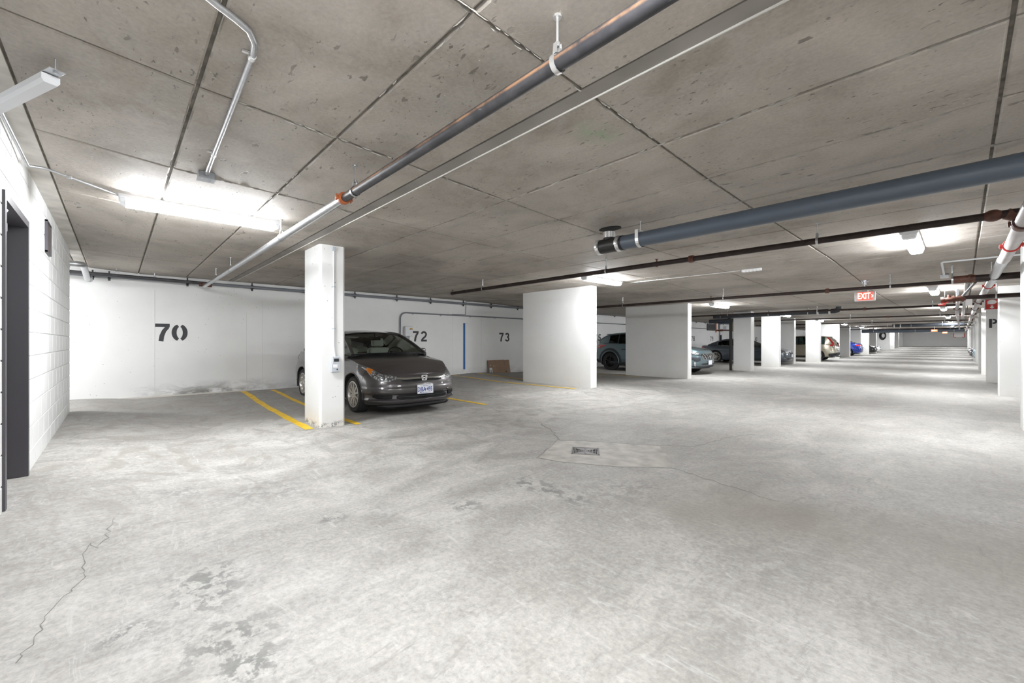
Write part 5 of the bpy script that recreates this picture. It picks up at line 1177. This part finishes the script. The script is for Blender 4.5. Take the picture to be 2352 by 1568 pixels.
stuff(gm.obj('grille_mesh', M['chrome'], t)); MB().rbox(.01, .03, -.09, .09, .64, .71, .02).obj('badge', M['chrome'], t)
c.part('lower_intake', 'trim', [0, .45, .56], [.36, .37, .39], [.43, .43, .41], .006, 0, n=10); c.part('bumper_lip', 'cladding', [0, .6, .95], [.27, .27, .30], [.315, .315, .33], .03, 0, n=12)
plate(c, .03, .45, 0, t); MB().rbox(-4.10, -3.80, -.55, .55, 1.515, 1.545, .012).obj('spoiler', CROSS['paint'], t)

# --- dark grey coupe in stall 78
COUPE = dict(L=4.62, W=1.80, R=.335, rim=.255, spokes=(10, 'mesh'), xf=-.85, xr=-3.60, n=170, nz=26, chrometrim=True, paint=paint('blue_grey_metallic', (.10, .12, .145), .6),
    plan=[(0, 0), (-.01, .3), (-.06, .52), (-.16, .70), (-.32, .82), (-.6, .88), (-1.0, .895), (-2.3, .885), (-3.6, .90), (-4.15, .87), (-4.42, .78), (-4.55, .62), (-4.60, .4), (-4.62, .2), (-4.62, 0)],
    top=[(0, .70), (-.1, .72), (-.3, .77), (-.6, .83), (-1.0, .87), (-1.5, .90), (-2.5, .93), (-3.6, .96), (-4.2, .98), (-4.62, .98)],
    bot=[(0, .19), (-.4, .17), (-1.3, .18), (-3.2, .18), (-4.2, .22), (-4.62, .28)],
    pfront=[(.17, .08), (.24, .02), (.35, .0), (.5, .0), (.60, .015), (.68, .05), (.75, .11), (.85, .18)],
    pside=[(.18, .05), (.28, .02), (.45, .0), (.65, .0), (.70, .014), (.80, .02), (.9, .045), (1.0, .075)],
    prear=[(.22, .09), (.35, .02), (.55, .0), (.70, .01), (.85, .03), (.97, .07), (1.02, .10)],
    cowl=-1.45, deck=-3.95, hood=[(0, .70), (-.2, .76), (-.6, .86), (-1.0, .92), (-1.5, .96)], trunk=[(-3.9, 1.0), (-4.2, 1.02), (-4.4, 1.02), (-4.62, .98)],
    ga0=(-1.40, .93), ga1=(-2.15, 1.30), rail=[(-2.5, 1.35), (-2.9, 1.35), (-3.2, 1.32)], gc1=(-3.40, 1.275), cpts=[(-3.75, 1.15)], gc0=(-4.08, 1.0), yrail=.54, xglass_end=-3.52, bpillar=-2.75,
    bow0=.20, bow1=.09, rbow0=.16, rbow1=.06, crown=.04, tint=(.25, .30, .30), sidetint=(.10, .13, .13))
c = Car(COUPE); t = c.build('coupe', 'dark blue-grey coupe with many-spoked silver wheels parked nose-out in stall 78', (-6.2, 26.3), 0)
for sd in (1, -1):
    c.part('tail_light', 'taillight', [c.len - 1.0, c.len - .45], [.78, .76], [.93, .92], .008, sd, n=8)
    c.part('headlight', 'headlamp', [.45, .65, .9, 1.05], [.58, .57, .60, .68], [.67, .69, .725, .74], .010, sd, n=10)
    c.part('kidney_grille', 'trim', [.03, .10, .26], [.53, .52, .54], [.66, .665, .655], .010, sd, n=5)
    c.part('fog_lamp', 'headlamp', [.62, .78], [.30, .30], [.37, .37], .008, sd, n=5)
c.part('chrome_bar', 'chrome', [0, .28], [.665, .66], [.68, .672], .02, 0, n=6, m=2); c.part('lower_intake', 'trim', [0, .5, .6], [.25, .25, .28], [.38, .37, .34], .004, 0, n=8)
plate(c, .02, .46, 0, t)

# --- beige crossover, tail to the lane
SUV = dict(CROSS); SUV.update(L=4.55, W=1.84, R=.36, rim=.23, spokes=(5, 'double'), rimmat='alloy', xf=-.9, xr=-3.55, lift=.06, lip=.02, paint=paint('beige_metallic', (.46, .42, .33), .45),
    plan=[(0, 0), (-.01, .3), (-.06, .55), (-.15, .72), (-.30, .84), (-.55, .895), (-1.0, .915), (-2.3, .92), (-3.6, .915), (-4.1, .89), (-4.35, .83), (-4.48, .70), (-4.53, .5), (-4.55, .25), (-4.55, 0)],
    top=[(0, .84), (-.1, .86), (-.3, .92), (-.6, .98), (-1.0, 1.01), (-1.5, 1.03), (-2.5, 1.06), (-3.6, 1.10), (-4.55, 1.10)],
    bot=[(0, .26), (-.4, .24), (-1.3, .25), (-3.2, .25), (-4.2, .30), (-4.55, .36)],
    ga0=(-1.2, 1.05), ga1=(-1.85, 1.54), rail=[(-2.4, 1.65), (-3.0, 1.665), (-3.6, 1.64)], gc1=(-4.05, 1.58), cpts=[(-4.30, 1.36)], gc0=(-4.48, 1.10), yrail=.62, xglass_end=-3.92, bpillar=-2.45, bpillar2=-3.4, tint=(.35, .42, .40), sidetint=(.18, .24, .23), reartint=(.15, .18, .18))
c = Car(SUV); t = c.build('crossover', 'beige crossover with tall red tail lights, parked nose-in with its tail over the lane', (-9.56, 33.1), PI)
t.scale = (.94, .94, .94)
for sd in (1, -1):
    tl = c.part('tail_light', 'taillight', [c.len - 1.02, c.len - .80], [1.0, .98], [1.09, 1.09], .014, sd, n=8)
    x0_, z0_ = -4.44, 1.06; MB().tube([(-4.40, sd * .80, 1.02), (-4.36, sd * .755, 1.20), (-4.20, sd * .70, 1.42), (-4.06, sd * .655, 1.57)], [.06, .058, .05, .035], 8).obj('tail_light', M['taillight'], t, smooth=60)
    MB().rbox(-4.46, -4.36, sd * .80 - .07, sd * .80 + .07, .93, 1.04, .02).obj('reverse_lens', M['headlamp'], t)
    c.part('rear_bumper', 'cladding', [c.len - 1.1, c.len - .5, c.len], [.31, .34, .36], [.50, .56, .58], .03, sd, n=12)
    c.part('rocker_cladding', 'cladding', [1.7, c.len - 1.65], [.25, .25], [.34, .34], .010, sd, n=20)
    c.part('headlight', 'headlamp', [.55, .75, 1.0], [.68, .69, .78], [.80, .83, .88], .010, sd, n=8)
c.part('grille', 'trim', [0, .5], [.60, .62], [.76, .76], .004, 0, n=8)
MB().rbox(-4.58, -4.565, -.26, .26, .72, .84, .004).obj('license_plate', M['plate'], t); MB().rbox(-4.30, -4.08, -.5, .5, 1.60, 1.63, .012).obj('spoiler', SUV['paint'], t)
MB().tube([(-4.3, -.5, .30), (-4.6, -.5, .29)], .035, 10).obj('exhaust', M['steel'], t)

# --- far cars
def far_sedan(nm, label, col, loc, rz, rear=True, suv=False, metal=.4):
    S = dict(CROSS if suv else SEDAN); S.update(n=90, nz=16, paint=paint('far_car_paint', col, metal), tint=(.2, .24, .24), sidetint=(.1, .12, .12), reartint=(.1, .12, .12), rimmat='alloy')
    c = Car(S); t = c.build(nm, label, loc, rz, zf(loc[0], loc[1]))
    for sd in (1, -1):
        z0_, z1_ = (.98, 1.08) if suv else (.80, .94)
        c.part('tail_light', 'taillight', [c.len - 1.0, c.len - .45], [z0_, z0_], [z1_, z1_], .010, sd, n=6)
        z0_, z1_ = (.75, .86) if suv else (.60, .70)
        c.part('headlight', 'headlamp', [.50, .8, 1.05], [z0_, z0_, z0_ + .08], [z1_, z1_ + .03, z1_ + .08], .010, sd, n=8)
    c.part('grille', 'trim', [0, .45], [.54, .56], [.64, .64], .006, 0, n=6); c.part('lower_intake', 'trim', [0, .5], [.27, .28], [.37, .36], .006, 0, n=6)
    plate(c, .02, .43, 0, t); MB().rbox(-S['L'] - .02, -S['L'] - .005, -.26, .26, .62, .74, .004).obj('rear_plate', M['plate'], t)
    return t
far_sedan('sedan', 'bright blue sedan parked nose-in, its tail toward the lane', (.008, .03, .24), (-10.1, 45.2), PI)
far_sedan('sedan', 'small black sedan parked nose-out far down the stall side', (.012, .014, .014), (-5.75, 55.4), 0)
far_sedan('sedan', 'far white sedan nose just past the small black sedan', (.75, .75, .76), (-6.0, 61.0), 0, metal=0.)
far_sedan('crossover', 'tiny light blue crossover nosing into the lane on its right side', (.42, .58, .64), (.45, 36.6), PI, suv=True)
far_sedan('sedan', 'tiny dark sedan nosing into the lane on its right side', (.03, .035, .04), (.35, 43.2), PI)
far_sedan('sedan', 'tiny pale sedan far along the right side of the lane', (.55, .57, .58), (.35, 54.5), PI)

# ------------------------------------------------------------------ pieces of one kind become objects of their own
def island_meshes(me):
    bm = bmesh.new(); bm.from_mesh(me); bm.verts.ensure_lookup_table(); seen = set(); groups = []
    for v in bm.verts:
        if v.index in seen: continue
        st, g = [v], set()
        while st:
            q = st.pop()
            if q.index in g: continue
            g.add(q.index); st += [e.other_vert(q) for e in q.link_edges]
        seen |= g; groups.append(g)
    bm.free(); out = []
    for g in groups:
        c_ = me.copy(); bm = bmesh.new(); bm.from_mesh(c_); bmesh.ops.delete(bm, geom=[v for v in bm.verts if v.index not in g], context='VERTS'); bm.to_mesh(c_); bm.free(); out.append(c_)
    return out
SPLIT = {'end_cap', 'strap', 'hinge', 'door_pillar', 'bolt', 'rib', 'sticker', 'wiper', 'arch_cladding', 'cable', 'screw', 'print'}
pieces = {}
for o in [o for o in C.objects if o.type == 'MESH' and o.name.split('.')[0] in SPLIT]:
    k = o.data.name
    if k not in pieces: pieces[k] = island_meshes(o.data)
    ms = pieces[k]
    for me in ms[1:]:
        d = o.copy(); d.data = me; COL.objects.link(d)
    o.data = ms[0]
